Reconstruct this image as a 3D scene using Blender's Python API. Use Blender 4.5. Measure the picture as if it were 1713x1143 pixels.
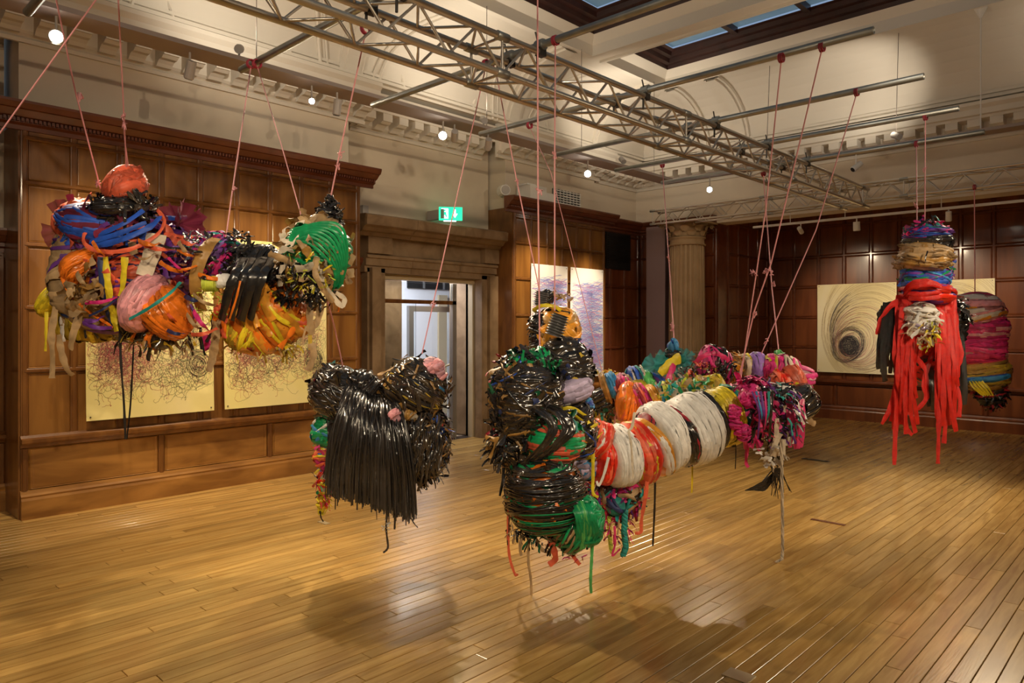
import bpy, math, random
import numpy as np
from mathutils import Vector, noise as mn

random.seed(7); rng = np.random.default_rng(7)
for o in list(bpy.data.objects): bpy.data.objects.remove(o)
sc = bpy.context.scene
COL = sc.collection

# ------------------------------------------------------------ camera, world, exposure
FPX, CX, HY, CAMH = 1205.0, 856.5, 546.0, 1.55
YAW = math.radians(43.5)
FW = Vector((-math.sin(YAW), math.cos(YAW), 0)); RT = Vector((math.cos(YAW), math.sin(YAW), 0)); UP = Vector((0, 0, 1))
cam_d = bpy.data.cameras.new('camera'); cam = bpy.data.objects.new('camera', cam_d); COL.objects.link(cam)
cam.location = (0, 0, CAMH); cam.rotation_euler = (math.pi/2, 0, YAW)
cam_d.sensor_width = 36; cam_d.lens = FPX/1713*36; cam_d.shift_y = -(571.5-HY)/1713
cam_d.clip_start = .05; cam_d.clip_end = 100
sc.camera = cam
w = bpy.data.worlds.new('world'); sc.world = w; w.use_nodes = True
w.node_tree.nodes['Background'].inputs[0].default_value = (.12, .17, .25, 1)
w.node_tree.nodes['Background'].inputs[1].default_value = 1.6
vs = sc.view_settings
vs.view_transform = 'Standard'; vs.look = 'None'; vs.gamma = 1; vs.use_curve_mapping = False; vs.exposure = 0.25

WARM = (1, .79, .53); WHT = (1, .88, .70)
def spot(loc, to, W, ang=60, blend=.6, col=WARM, size=.05):
    d = bpy.data.lights.new('spot_light', 'SPOT'); d.energy = W; d.color = col
    d.spot_size = math.radians(ang); d.spot_blend = blend; d.shadow_soft_size = size
    o = bpy.data.objects.new('spot_light', d); COL.objects.link(o); o.location = loc
    o.rotation_euler = (Vector(to)-Vector(loc)).to_track_quat('-Z', 'Y').to_euler()
    return o
def area(loc, to, W, sx, sy, col=WARM):
    d = bpy.data.lights.new('area_light', 'AREA'); d.energy = W; d.color = col; d.shape = 'RECTANGLE'; d.size = sx; d.size_y = sy
    o = bpy.data.objects.new('area_light', d); COL.objects.link(o); o.location = loc
    o.rotation_euler = (Vector(to)-Vector(loc)).to_track_quat('-Z', 'Y').to_euler()
    return o
TRX, TRY, TRZ = -5.70, 9.4, 3.69      # left track x, far track y, underside z
# washers on the left wall drawings and the panelling
LIGHTS = [
 ((TRX, 1.6, 3.5), (-6.8, 2.4, .9), 110, 75), ((TRX, 3.2, 3.5), (-6.8, 3.6, .9), 110, 75),
 ((TRX, 4.96, 3.5), (-3.0, 3.2, .2), 300, 80), ((TRX, 7.43, 3.5), (-3.4, 4.8, .3), 320, 80),
 ((TRX, 1.44, 3.5), (-3.0, 2.0, .6), 170, 90), ((TRX, 3.42, 3.5), (-2.2, 1.8, .0), 150, 80),
 ((TRX, 7.0, 3.5), (-6.8, 7.9, 1.6), 150, 55), ((TRX, 8.6, 3.5), (-6.8, 8.9, 1.5), 150, 50),
 ((-5.03, TRY, 3.5), (-3.0, 5.6, .4), 330, 75),
 ((-1.6, TRY, 3.5), (-1.9, 6.0, .3), 170, 80), ((1.5, TRY, 3.5), (-.6, 5.5, .3), 160, 80),
 # fill spots added without fixtures
 ((2.0, 3.0, 3.6), (-2.2, 4.6, .9), 190, 46), ((1.6, -.5, 3.6), (-3.6, 2.4, 1.5), 260, 48),
 ((-2.0, -2.0, 3.6), (-5.2, 3.2, 1.6), 110, 60), ((1.6, 3.4, 3.6), (-1.5, 6.4, 1.2), 190, 38), ((2.4, 1.6, 3.62), (-7.1, 3.4, 3.9), 150, 60), ((2.4, 5.4, 3.62), (-7.1, 6.6, 3.9), 110, 60), ((.8, 4.6, 3.6), (-1.6, 7.7, 1.2), 110, 34),
 ((-.6, -1.6, 3.6), (-1.4, 2.6, 0), 35, 95), ((-4.4, 8.4, 3.5), (-5.7, 10.2, 2.2), 16, 60),
 # far wall washers on the low white track
 ((-4.5, 10.2, 2.9), (-4.05, 12.45, 1.6), 60, 62), ((-3.0, 10.2, 2.9), (-2.8, 12.45, 1.6), 50, 62), ((-1.6, 10.2, 2.9), (-2.2, 12.45, 1.5), 50, 62),
 # lamps turned up to the vault
 ((TRX, 2.75, 3.95), (-6.4, 3.4, 5.0), 34, 150), ((TRX, 5.5, 3.95), (-6.2, 5.9, 5.1), 40, 150),
 ((TRX, 8.2, 3.95), (-5.9, 9.2, 5.1), 50, 150), ((-2.55, 9.2, 3.85), (-3.3, 10.1, 4.7), 42, 85),
 ((-.6, TRY, 3.85), (-.5, 9.9, 5.1), 16, 130), ((-3.0, 3.6, 3.55), (-4.6, 5.6, 5.1), 26, 150),
 ((-1.0, 5.5, 3.6), (-2.4, 7.7, 5.1), 18, 150), ((-2.6, 7.6, 3.55), (-3.4, 9.0, 5.1), 12, 150),
]
for a, b, W_, an in LIGHTS: spot(a, b, W_*1.75*(.66 if b[2] > 4.4 else 1), an, .9, WHT if b[2] > 4.4 else WARM)

# ------------------------------------------------------------ helpers
def P(u, v, t):
    """world point seen at photograph pixel (u, v), t metres in front of the camera"""
    return FW*t + RT*((u-CX)/FPX*t) + UP*(CAMH + (HY-v)/FPX*t)

def mat(name, col, rough=.5, metal=0, col2=None, nscale=6, stretch=(1,1,1), bump=0, bscale=40, bstretch=None, coat=0, spec=.5,
        emit=None, estr=0, trans=0, alpha=1, ramp=(.35,.65), sheen=0, rand=None, detail=4):
    m = bpy.data.materials.new(name); m.use_nodes = True
    nt = m.node_tree; b = nt.nodes['Principled BSDF']; L = nt.links
    b.inputs['Base Color'].default_value = (*col, 1); b.inputs['Roughness'].default_value = rough
    b.inputs['Metallic'].default_value = metal; b.inputs['Specular IOR Level'].default_value = spec
    b.inputs['Coat Weight'].default_value = coat; b.inputs['Coat Roughness'].default_value = .12
    b.inputs['Transmission Weight'].default_value = trans; b.inputs['Alpha'].default_value = alpha
    if sheen: b.inputs['Sheen Weight'].default_value = sheen
    if emit: b.inputs['Emission Color'].default_value = (*emit, 1); b.inputs['Emission Strength'].default_value = estr
    if col2 or bump:
        geo = nt.nodes.new('ShaderNodeNewGeometry')
        src = geo.outputs['Position']
    if col2:
        mp = nt.nodes.new('ShaderNodeMapping'); mp.inputs['Scale'].default_value = stretch
        if rand:
            add = nt.nodes.new('ShaderNodeVectorMath'); add.operation = 'MULTIPLY_ADD'
            oi = nt.nodes.new('ShaderNodeObjectInfo') if rand == 'object' else nt.nodes.new('ShaderNodeAttribute')
            if rand != 'object': oi.attribute_name = 'rnd'
            ro = oi.outputs['Random'] if rand == 'object' else oi.outputs['Fac']
            L.new(ro, add.inputs[0]); add.inputs[1].default_value = (37, 53, 71); L.new(src, add.inputs[2]); L.new(add.outputs[0], mp.inputs[0])
        else: L.new(src, mp.inputs[0])
        n = nt.nodes.new('ShaderNodeTexNoise'); n.inputs['Scale'].default_value = nscale; n.inputs['Detail'].default_value = detail
        n.inputs['Distortion'].default_value = .6
        L.new(mp.outputs[0], n.inputs['Vector'])
        r = nt.nodes.new('ShaderNodeValToRGB'); r.color_ramp.elements[0].position = ramp[0]; r.color_ramp.elements[1].position = ramp[1]
        r.color_ramp.elements[0].color = (*col, 1); r.color_ramp.elements[1].color = (*col2, 1)
        L.new(n.outputs['Fac'], r.inputs[0])
        out = r.outputs[0]
        if rand:
            hv = nt.nodes.new('ShaderNodeHueSaturation'); mr = nt.nodes.new('ShaderNodeMapRange')
            mr.inputs['To Min'].default_value = .78; mr.inputs['To Max'].default_value = 1.16
            L.new(ro, mr.inputs['Value']); L.new(mr.outputs[0], hv.inputs['Value']); L.new(out, hv.inputs['Color']); out = hv.outputs[0]
        L.new(out, b.inputs['Base Color'])
    if bump:
        mp2 = nt.nodes.new('ShaderNodeMapping'); mp2.inputs['Scale'].default_value = bstretch or (1,1,1)
        L.new(src, mp2.inputs[0])
        n2 = nt.nodes.new('ShaderNodeTexNoise'); n2.inputs['Scale'].default_value = bscale; n2.inputs['Detail'].default_value = 3
        L.new(mp2.outputs[0], n2.inputs['Vector'])
        bp = nt.nodes.new('ShaderNodeBump'); bp.inputs['Strength'].default_value = bump; bp.inputs['Distance'].default_value = .01
        L.new(n2.outputs['Fac'], bp.inputs['Height']); L.new(bp.outputs[0], b.inputs['Normal'])
    return m

class MB:
    def __init__(s): s.v = []; s.f = []; s.m = []; s.n = 0; s.mats = []
    def mi(s, m):
        if m not in s.mats: s.mats.append(m)
        return s.mats.index(m)
    def add(s, vs, fs, m):
        k = s.mi(m); b = s.n
        s.v.extend([tuple(p) for p in vs]); s.n += len(vs)
        s.f.extend([tuple(i+b for i in f) for f in fs]); s.m.extend([k]*len(fs))
    def box(s, a, b, m):
        x0,y0,z0 = (min(a[i],b[i]) for i in range(3)); x1,y1,z1 = (max(a[i],b[i]) for i in range(3))
        s.add([(x0,y0,z0),(x1,y0,z0),(x1,y1,z0),(x0,y1,z0),(x0,y0,z1),(x1,y0,z1),(x1,y1,z1),(x0,y1,z1)],
              [(0,3,2,1),(4,5,6,7),(0,1,5,4),(1,2,6,5),(2,3,7,6),(3,0,4,7)], m)
    def grid(s, pts, m, cu=False, cv=False):
        """pts: array [nu][nv] of points"""
        pts = np.asarray(pts, float); nu, nv = pts.shape[:2]; fs = []
        for i in range(nu-(0 if cu else 1)):
            for j in range(nv-(0 if cv else 1)):
                a = i*nv+j; b = i*nv+(j+1)%nv; c = ((i+1)%nu)*nv+(j+1)%nv; d = ((i+1)%nu)*nv+j
                fs.append((a, b, c, d))
        s.add(pts.reshape(-1, 3), fs, m)
    def tube(s, path, r, m, n=8, cap=True):
        path = [Vector(p) for p in path]; rs = r if hasattr(r, '__len__') else [r]*len(path)
        rings = []; prev = None
        for i, p in enumerate(path):
            d = (path[min(i+1, len(path)-1)]-path[max(i-1, 0)]).normalized()
            e = d.orthogonal().normalized() if prev is None else (prev-d*prev.dot(d)).normalized()
            prev = e; g = d.cross(e)
            rings.append([p+(e*math.cos(2*math.pi*k/n)+g*math.sin(2*math.pi*k/n))*rs[i] for k in range(n)])
        s.grid(rings, m, cv=True)
        if cap:
            s.add(rings[0], [tuple(range(n))], m); s.add(rings[-1], [tuple(range(n-1, -1, -1))], m)
    def build(s, name, parent=None, smooth=False, **kw):
        me = bpy.data.meshes.new(name)
        off = Vector(ORG.get(parent.name, (0,0,0))) if parent else Vector((0,0,0))
        if 'origin' in kw: off = Vector(kw.pop('origin'))
        me.from_pydata([(p[0]-off.x, p[1]-off.y, p[2]-off.z) for p in s.v], [], s.f)
        for m in s.mats: me.materials.append(m)
        me.polygons.foreach_set('material_index', s.m)
        if smooth: me.polygons.foreach_set('use_smooth', [True]*len(s.f))
        me.update()
        o = bpy.data.objects.new(name, me); COL.objects.link(o)
        if parent: o.parent = parent; ORG[o.name] = off
        else: o.location = off; ORG[o.name] = off
        for k, v in kw.items(): o[k] = v
        return o
ORG = {}
def tag(o, label, cat, group=None):
    o['label'] = label; o['category'] = cat
    if group: o['group'] = group
    return o
def thing(name, loc, label, cat, group=None):
    o = bpy.data.objects.new(name, None); COL.objects.link(o); o.location = loc; ORG[o.name] = Vector(loc); o.empty_display_size = .1
    return tag(o, label, cat, group)
def piece(name, me, parent, loc, scale=(1,1,1), rot=(0,0,0)):
    o = bpy.data.objects.new(name, me); COL.objects.link(o); o.parent = parent
    o.location = Vector(loc)-ORG.get(parent.name, Vector((0,0,0))); o.scale = scale; o.rotation_euler = rot
    return o
def mesh_of(mb, name):
    me = bpy.data.meshes.new(name); me.from_pydata(mb.v, [], mb.f)
    for m in mb.mats: me.materials.append(m)
    me.polygons.foreach_set('material_index', mb.m); me.update(); return me

# ------------------------------------------------------------ materials
CREAM = mat('cream_plaster', (.66,.57,.45), .75, col2=(.72,.63,.50), nscale=1.2, bump=.08, bscale=30)
CREAM2 = mat('ceiling_plaster', (.70,.645,.56), .8)
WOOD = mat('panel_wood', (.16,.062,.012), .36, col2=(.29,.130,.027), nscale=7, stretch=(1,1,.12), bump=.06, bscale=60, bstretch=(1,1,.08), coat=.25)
WOODH = mat('dado_wood', (.22,.092,.018), .36, col2=(.42,.200,.046), nscale=6, stretch=(.25,.25,1.3), bump=.06, bscale=50, bstretch=(.1,.1,1), coat=.3)
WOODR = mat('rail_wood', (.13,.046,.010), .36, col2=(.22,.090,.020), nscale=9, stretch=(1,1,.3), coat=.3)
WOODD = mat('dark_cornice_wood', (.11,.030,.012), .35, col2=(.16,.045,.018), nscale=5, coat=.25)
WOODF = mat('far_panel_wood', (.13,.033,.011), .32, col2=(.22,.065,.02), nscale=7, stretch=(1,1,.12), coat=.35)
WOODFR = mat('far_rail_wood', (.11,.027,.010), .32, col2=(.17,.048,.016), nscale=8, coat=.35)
OAKO = mat('oak_board', (.43,.245,.064), .27, col2=(.62,.39,.120), nscale=5, stretch=(5,.45,1), bump=.03, bscale=30, bstretch=(4,.3,1), coat=.35, rand='object', detail=6)
OAKS = mat('oak_board_far', (.43,.245,.064), .27, col2=(.62,.39,.120), nscale=5, stretch=(5,.45,1), bump=.03, bscale=30, bstretch=(4,.3,1), coat=.35, rand='attr', detail=6)
GAP = mat('floor_gap', (.03,.014,.006), .8)
STONE = mat('brown_stone', (.20,.125,.062), .7, col2=(.30,.20,.11), nscale=5, bump=.15, bscale=25)
STONEC = mat('column_stone', (.34,.23,.12), .6, col2=(.42,.29,.16), nscale=3, bump=.05)
GREYP = mat('purple_grey_paint', (.27,.19,.20), .7)
TRACK = mat('grey_track', (.34,.285,.265), .6)
ALU = mat('aluminium_tube', (.60,.56,.50), .34, metal=.95, bump=.03, bscale=20)
STEEL = mat('galvanised_steel', (.33,.34,.33), .42, metal=.9, col2=(.42,.43,.41), nscale=8)
CLAMP = mat('dark_clamp', (.06,.055,.05), .45, metal=.7)
WHITEM = mat('white_metal', (.78,.76,.72), .4)
LAMPB = mat('lamp_grey', (.45,.42,.40), .45)
BULB = mat('lit_bulb', (1,1,1), .5, emit=(1,.93,.78), estr=60)
DARK = mat('black_metal', (.012,.012,.012), .45)
DKWOOD = mat('skylight_wood', (.022,.006,.005), .4, col2=(.04,.011,.008), nscale=5)
GLASS = mat('clear_glass', (.9,.95,.95), .02, trans=1, spec=.4)
SKYGL = mat('skylight_glass', (.08,.12,.15), .3, emit=(.16,.27,.36), estr=.32, col2=(.12,.17,.2), nscale=3)
BEIGE = mat('beige_frame', (.52,.42,.27), .45)
ALUF = mat('door_aluminium', (.42,.42,.42), .35, metal=.8)
LOBBY = mat('lobby_white', (.80,.80,.82), .8)
LOBF = mat('lobby_floor', (.35,.27,.18), .4)
PLW = mat('white_plastic', (.80,.80,.76), .4)
GRNS = mat('exit_green', (.0,.35,.16), .4, emit=(.02,.75,.36), estr=1.4)
GRNW = mat('exit_white', (.9,1,.95), .4, emit=(.8,1,.9), estr=2.2)
CORD = mat('pink_cord', (.84,.38,.42), .6, bump=.4, bscale=300)
TIE = mat('crimson_tie', (.38,.03,.06), .6)
WIRE = mat('wire', (.10,.08,.07), .5, metal=.5)
BRASS = mat('brass_plate', (.72,.62,.40), .35, metal=.6)

def pl(name, c, rough=.32, k=.72, bump=.5, bs=45, lo=.62, **kw):
    m = mat(name, tuple(x*k for x in c), rough, col2=tuple(min(1, x*1.12) for x in c), nscale=14, bump=min(1, bump*1.5), bscale=bs*.5, **kw)
    nt = m.node_tree; b = nt.nodes['Principled BSDF']; L = nt.links
    for n in nt.nodes:                                    # creased film: sharp ridges in the relief
        if n.type == 'TEX_NOISE' and n.outputs['Fac'].links and n.outputs['Fac'].links[0].to_node.type == 'BUMP':
            n.noise_type = 'RIDGED_MULTIFRACTAL'; n.inputs['Detail'].default_value = 3
        if n.type == 'BUMP': n.inputs['Distance'].default_value = .006
    g = [n for n in nt.nodes if n.type == 'NEW_GEOMETRY'][0]      # every strip its own tone
    hv = nt.nodes.new('ShaderNodeHueSaturation'); mr = nt.nodes.new('ShaderNodeMapRange')
    mr.inputs['To Min'].default_value = lo; mr.inputs['To Max'].default_value = 1.3 if lo < .7 else 1.1
    L.new(g.outputs['Random Per Island'], mr.inputs['Value']); L.new(mr.outputs[0], hv.inputs['Value'])
    src = b.inputs['Base Color'].links[0].from_socket; L.new(src, hv.inputs['Color']); L.new(hv.outputs[0], b.inputs['Base Color'])
    return m
BLK = pl('black_plastic', (.016,.015,.016), .2, bump=.9, spec=.9)
BLKG = pl('glossy_black_tape', (.03,.027,.028), .12, bump=.35, bs=30, spec=1)
BRB = pl('brown_black_film', (.055,.038,.022), .16, bump=.7, spec=1)
CORAL = pl('coral_fabric', (.86,.15,.07), .45)
ORNG = pl('orange_plastic', (.90,.22,.02), .24, bump=.9)
LORN = pl('amber_plastic', (.88,.38,.04), .3)
PINK = pl('pink_plastic', (.90,.40,.46), .3, bump=.9)
LPNK = pl('light_pink_cloth', (.80,.42,.52), .6)
MAG = pl('magenta_cloth', (.78,.03,.25), .55)
HPNK = pl('hot_pink_satin', (.82,.05,.22), .35)
RED = pl('red_plastic', (.85,.035,.015), .3)
DRED = pl('dark_red', (.35,.015,.03), .5)
MRN = pl('maroon_tulle', (.20,.012,.05), .8)
BLUE = pl('royal_blue', (.02,.10,.58), .5)
LBLU = pl('sky_blue', (.05,.32,.70), .5)
NAVY = pl('navy', (.02,.035,.13), .5)
TEAL = pl('teal_cloth', (.02,.34,.32), .6)
TULT = mat('teal_tulle', (.05,.42,.46), .7, alpha=.62)
TULP = mat('maroon_net', (.22,.015,.06), .8, alpha=.8)
GRN = pl('emerald_ribbon', (.01,.36,.13), .32)
LGRN = pl('light_green', (.12,.55,.15), .4)
DGRN = pl('dark_green', (.01,.14,.06), .3)
YEL = pl('yellow_ribbon', (.85,.68,.03), .4)
LIME = pl('lime', (.62,.70,.08), .5)
OCH = pl('ochre_net', (.58,.40,.03), .6)
PURP = pl('purple_cloth', (.17,.04,.33), .55)
LILA = pl('lilac_cloth', (.50,.42,.62), .6)
VIO = pl('violet', (.36,.20,.66), .5)
WHT_ = pl('white_plastic_sheet', (.84,.83,.80), .42, k=.92, lo=.86)
CRM = pl('cream_cloth', (.72,.62,.48), .6)
BRN = pl('kraft_paper', (.48,.32,.16), .55)
TAN = pl('tan_strap', (.42,.23,.06), .35)
HOSE = mat('ribbed_black_plastic', (.05,.05,.052), .3, spec=.9)
SILV = mat('silver_tinsel', (.65,.65,.68), .18, metal=1, bump=.6, bscale=60)
GOLD = mat('gold_sequin', (.80,.55,.16), .22, metal=1, bump=1, bscale=160)
SEQ = mat('sequin_black', (.02,.02,.022), .16, bump=1, bscale=260, spec=1)
REDS = mat('red_sequin_cloth', (.62,.010,.008), .38, col2=(.82,.022,.014), nscale=20, bump=.6, bscale=200, spec=.5)
CHAR = pl('charcoal_strand', (.035,.030,.028), .28, bump=.15, spec=.9)

# ------------------------------------------------------------ floor
XL, XR, Y0, YF = -7.3, 3.6, -3.2, 12.5
mb = MB(); mb.box((XL-.3, Y0, -.12), (XR, YF+.2, -.012), GAP); floor = mb.build('floor', kind='structure')
planks = []
PW = .080; i = 0; x = XL-.05
while x < XR:
    y = Y0 + rng.uniform(-1.5, 0)
    while y < YF:
        ln = rng.choice([.9, 1.25, 1.6, 2.0, 2.4])
        a, b = max(y, Y0), min(y+ln, YF); y += ln
        if b-a < .05: continue
        cx, cy = x+PW/2, (a+b)/2
        c = Vector((cx, cy, 0)); t = c.dot(FW); r = c.dot(RT)
        vis = t > 1.5 and abs(r/t) < .78
        planks.append((0 if vis else 1, t if vis else 99, cx, cy, b-a))
    x += PW
planks.sort()
unit = MB(); h = .5
unit.add([(-h,-h,-1),(h,-h,-1),(h,h,-1),(-h,h,-1),(-h,-h,-.12),(h,-h,-.12),(h,h,-.12),(-h,h,-.12),(-.478,-.4985,0),(.478,-.4985,0),(.478,.4985,0),(-.478,.4985,0)],
         [(0,1,5,4),(1,2,6,5),(2,3,7,6),(3,0,4,7),(4,5,9,8),(5,6,10,9),(6,7,11,10),(7,4,8,11),(8,9,10,11)], OAKO)
PM = mesh_of(unit, 'floor_plank')
for (_, _, cx, cy, ln) in planks[:300]:
    piece('floor_plank', PM, floor, (cx, cy, 0), (PW-.004, ln-.003, .012))
vv = []; ff = []; rr = []
UV = [Vector(p) for p in unit.v]
for (_, _, cx, cy, ln) in planks[300:]:
    b = len(vv); vv += [(cx+p.x*(PW-.004), cy+p.y*(ln-.003), p.z*.012) for p in UV]; ff += [tuple(k+b for k in f) for f in unit.f]; rr += [random.random()]*len(UV)
me = bpy.data.meshes.new('floor_planks'); me.from_pydata(vv, [], ff); me.materials.append(OAKS)
at = me.attributes.new('rnd', 'FLOAT', 'POINT'); at.data.foreach_set('value', rr)
o = bpy.data.objects.new('floor_planks', me); COL.objects.link(o); o.parent = floor; o['kind'] = 'stuff'
# small plates let into the floor
for k, (u, v, sx, sy, m_, lab) in enumerate([(1236, 1131, .12, .09, BRASS, 'pale metal socket plate set in the floor at the front edge'),
        (542, 875, .12, .045, BRASS, 'small pale floor plate below the colourful tail of the black fringed sculpture'),
        (1364, 770, .30, .07, DARK, 'dark floor grille to the right of the white rope near the ring sculpture'),
        (1385, 874, .26, .04, WOODD, 'thin dark slot in the floor right of the hanging white rope')]):
    t = CAMH*FPX/(v-HY); p = P(u, v, t)
    m = MB(); m.box((p.x-sx/2, p.y-sy/2, 0), (p.x+sx/2, p.y+sy/2, .004), m_)
    tag(m.build('floor_plate', origin=(p.x, p.y, 0)), lab, 'floor plate')

# ------------------------------------------------------------ panelled walls
# unit raised panel, local x = out of the wall (1 = full relief), y,z span +-.5
def panel_mesh(m):
    q = MB(); a, b, c = .5, .47, .43
    def ring(s, x): return [(x,-s,-s),(x,s,-s),(x,s,s),(x,-s,s)]
    vs = ring(.5,0)+ring(.485,.9)+ring(.47,.35)+ring(.455,.5)
    fs = []
    for k in range(3):
        for j in range(4): fs.append((k*4+j, k*4+(j+1)%4, (k+1)*4+(j+1)%4, (k+1)*4+j))
    fs.append((12,13,14,15)); q.add(vs, fs, m); return mesh_of(q, 'wall_panel')
def bar_mesh(m):
    q = MB()
    prof = [(0,-.5),(.6,-.5),(.8,-.32),(1,-.25),(1,.25),(.8,.32),(.6,.5),(0,.5)]   # (out, across)
    vs = [(o_, -.5, a) for o_, a in prof]+[(o_, .5, a) for o_, a in prof]
    n = len(prof); q.add(vs, [(j, j+1, n+j+1, n+j) for j in range(n-1)]+[tuple(range(n-1,-1,-1)), tuple(range(n, 2*n))], m)
    return mesh_of(q, 'rail')
MESH = {}
def pieces_for(m, kind):
    if (m.name, kind) not in MESH: MESH[(m.name, kind)] = panel_mesh(m) if kind == 'p' else bar_mesh(m)
    return MESH[(m.name, kind)]
def panelled(wall, frame, a0, a1, zs, ncol, mp, mr, rowsplit=None):
    """frame: function (along, out, z) -> world, and rotation z. pieces in rows zs between along a0..a1"""
    fn, rz = frame
    cw = (a1-a0)/ncol
    for j in range(len(zs)-1):
        for i in range(ncol):
            piece('wall_panel', pieces_for(mp, 'p'), wall, fn(a0+cw*(i+.5), .0, (zs[j]+zs[j+1])/2), (.016, cw-.045, zs[j+1]-zs[j]-.03), (0,0,rz))
    for z in zs:
        piece('rail', pieces_for(mr, 'b'), wall, fn((a0+a1)/2, 0, z), (.024, a1-a0, .036), (0,0,rz))
    for i in range(ncol+1):
        o = piece('stile', pieces_for(mr, 'b'), wall, fn(a0+cw*i, 0, (zs[0]+zs[-1])/2), (.020, zs[-1]-zs[0], .05), (math.pi/2, 0, 0))
        o.rotation_mode = 'XYZ'; o.rotation_euler = (math.pi/2, 0, 0) if abs(rz) < .01 else (math.pi/2, 0, rz)
def fx(x):   # wall facing +x, along = y
    return (lambda a, o_, z: (x+o_, a, z), 0.0)
def fy(y):   # wall facing -y, along = x
    return (lambda a, o_, z: (a, y-o_, z), -math.pi/2)
ZS = [.62, 1.19, 1.70, 2.21, 2.71, 3.07, 3.17]

def strip_profile(mb_, prof, a0, a1, x0, axis, m, ends=True):
    """extrude profile [(out, z)] along axis. axis 'y': wall at x0 facing +x; axis 'x': wall at y0=x0 facing -y"""
    f = (lambda o_, z, a: (x0+o_, a, z)) if axis == 'y' else (lambda o_, z, a: (a, x0-o_, z))
    n = len(prof); vs = [f(o_, z, a0) for o_, z in prof]+[f(o_, z, a1) for o_, z in prof]
    fs = [(j, j+1, n+j+1, n+j) for j in range(n-1)]
    if ends: fs += [tuple(range(n-1,-1,-1)), tuple(range(n, 2*n))]
    mb_.add(vs, fs, m)
CORN = [(0,3.12),(.03,3.12),(.03,3.155),(.07,3.17),(.07,3.20),(.10,3.21),(.15,3.255),(.17,3.26),(.19,3.30),(.19,3.32),(0,3.33)]
DADO = [(0,.56),(.02,.57),(.035,.595),(.06,.60),(.075,.615),(.075,.64),(.04,.65),(.02,.67),(0,.67)]
BASE = [(0,0),(.055,0),(.055,.15),(.045,.17),(.05,.185),(.03,.20),(.02,.225),(0,.23)]

def dado_panels(wall, frame, a0, a1, n, mh, mr, axis, x0):
    fn, rz = frame; cw = (a1-a0)/n
    for i in range(n):
        piece('dado_panel', pieces_for(mh, 'p'), wall, fn(a0+cw*(i+.5), 0, .395), (.016, cw-.05, .33), (0,0,rz))
    for i in range(n+1):
        q = piece('stile', pieces_for(mr, 'b'), wall, fn(a0+cw*i, 0, .395), (.024, .34, .05), (math.pi/2, 0, rz))
    for nm, pr in (('dado_rail', DADO), ('skirting', BASE)):
        b_ = MB(); strip_profile(b_, pr, a0-.03, a1+.03, x0, axis, mh if nm == 'skirting' else mr); b_.build(nm, wall)

BX = -6.83
left = MB()
# backing behind everything: recessed plane and the two projecting bays; white upper wall
def wallbox(x, y0, y1, z0, z1, m): left.box((-7.55, y0, z0), (x, y1, z1), m)
wallbox(-7.3, Y0, 1.46, 0, 2.37, WOODR); wallbox(-7.3, Y0, 1.46, 2.37, 4.4, CREAM)
wallbox(BX, 1.46, 4.71, 0, 3.2, WOODR); wallbox(-7.0, 1.5, 4.67, 3.2, 4.4, CREAM)
wallbox(-7.3, 4.71, 5.06, 0, 2.34, WOODR); wallbox(-7.3, 4.71, 5.3, 2.34, 4.4, CREAM); wallbox(-7.3, 5.3, 7.0, 2.25, 4.4, CREAM); wallbox(-7.3, 7.0, 7.2, 2.34, 4.4, CREAM)
wallbox(-7.3, 5.06, 5.3, 0, 2.34, STONE); wallbox(-7.3, 7.0, 7.2, 0, 2.34, WOODR)
wallbox(BX, 7.2, 9.35, 0, 3.2, WOODR); wallbox(-7.0, 7.24, 9.3, 3.2, 4.4, CREAM)
wallbox(-7.04, 9.35, 10.75, 0, 3.2, WOODR); wallbox(-7.08, 9.35, 10.75, 3.2, 4.4, CREAM)
WL = left.build('wall_left', kind='structure')
def cornice_wood(wall, y0, y1, x, prof, m=WOODD, side=True):
    b_ = MB(); strip_profile(b_, prof, y0, y1, x, 'y', m)
    b_.build('wood_cornice', wall)
panelled(WL, fx(BX), 1.50, 4.67, ZS, 9, WOOD, WOODR); dado_panels(WL, fx(BX), 1.50, 4.67, 3, WOODH, WOODR, 'y', BX)
panelled(WL, fx(BX), 7.24, 9.31, ZS, 6, WOOD, WOODR); dado_panels(WL, fx(BX), 7.24, 9.31, 2, WOODH, WOODR, 'y', BX)
cornice_wood(WL, 1.30, 4.87, BX, CORN); cornice_wood(WL, 7.04, 9.5, BX, CORN)
LOWC = [(o_*.6, z-.95) for o_, z in CORN]
cornice_wood(WL, Y0, 1.46, -7.3, LOWC); cornice_wood(WL, 4.71, 5.04, -7.3, LOWC); cornice_wood(WL, 7.2-.16, 7.2, -7.3, LOWC); cornice_wood(WL, 9.35, 10.65, -7.04, CORN)
zsl = [.62, 1.19, 1.70, 2.13]
panelled(WL, fx(-7.3), .3, 1.44, zsl, 3, WOOD, WOODR); dado_panels(WL, fx(-7.3), -.8, 1.44, 2, WOODH, WOODR, 'y', -7.3)
panelled(WL, fx(-7.3), 4.73, 5.03, zsl, 1, WOOD, WOODR); panelled(WL, fx(-7.3), 7.05, 7.2, zsl, 1, WOOD, WOODR)
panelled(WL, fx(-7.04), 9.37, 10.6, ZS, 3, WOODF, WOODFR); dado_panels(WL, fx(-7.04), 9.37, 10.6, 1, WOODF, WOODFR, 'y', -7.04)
# dentils under the bay cornices: a running row of small blocks
for y0, y1 in ((1.34, 4.84), (7.08, 9.47)):
    b_ = MB(); y = y0
    while y < y1: b_.box((BX+.07, y, 3.175), (BX+.105, y+.018, 3.2), WOODD); y += .03
    b_.build('dentil_row', WL, kind='stuff')
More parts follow.
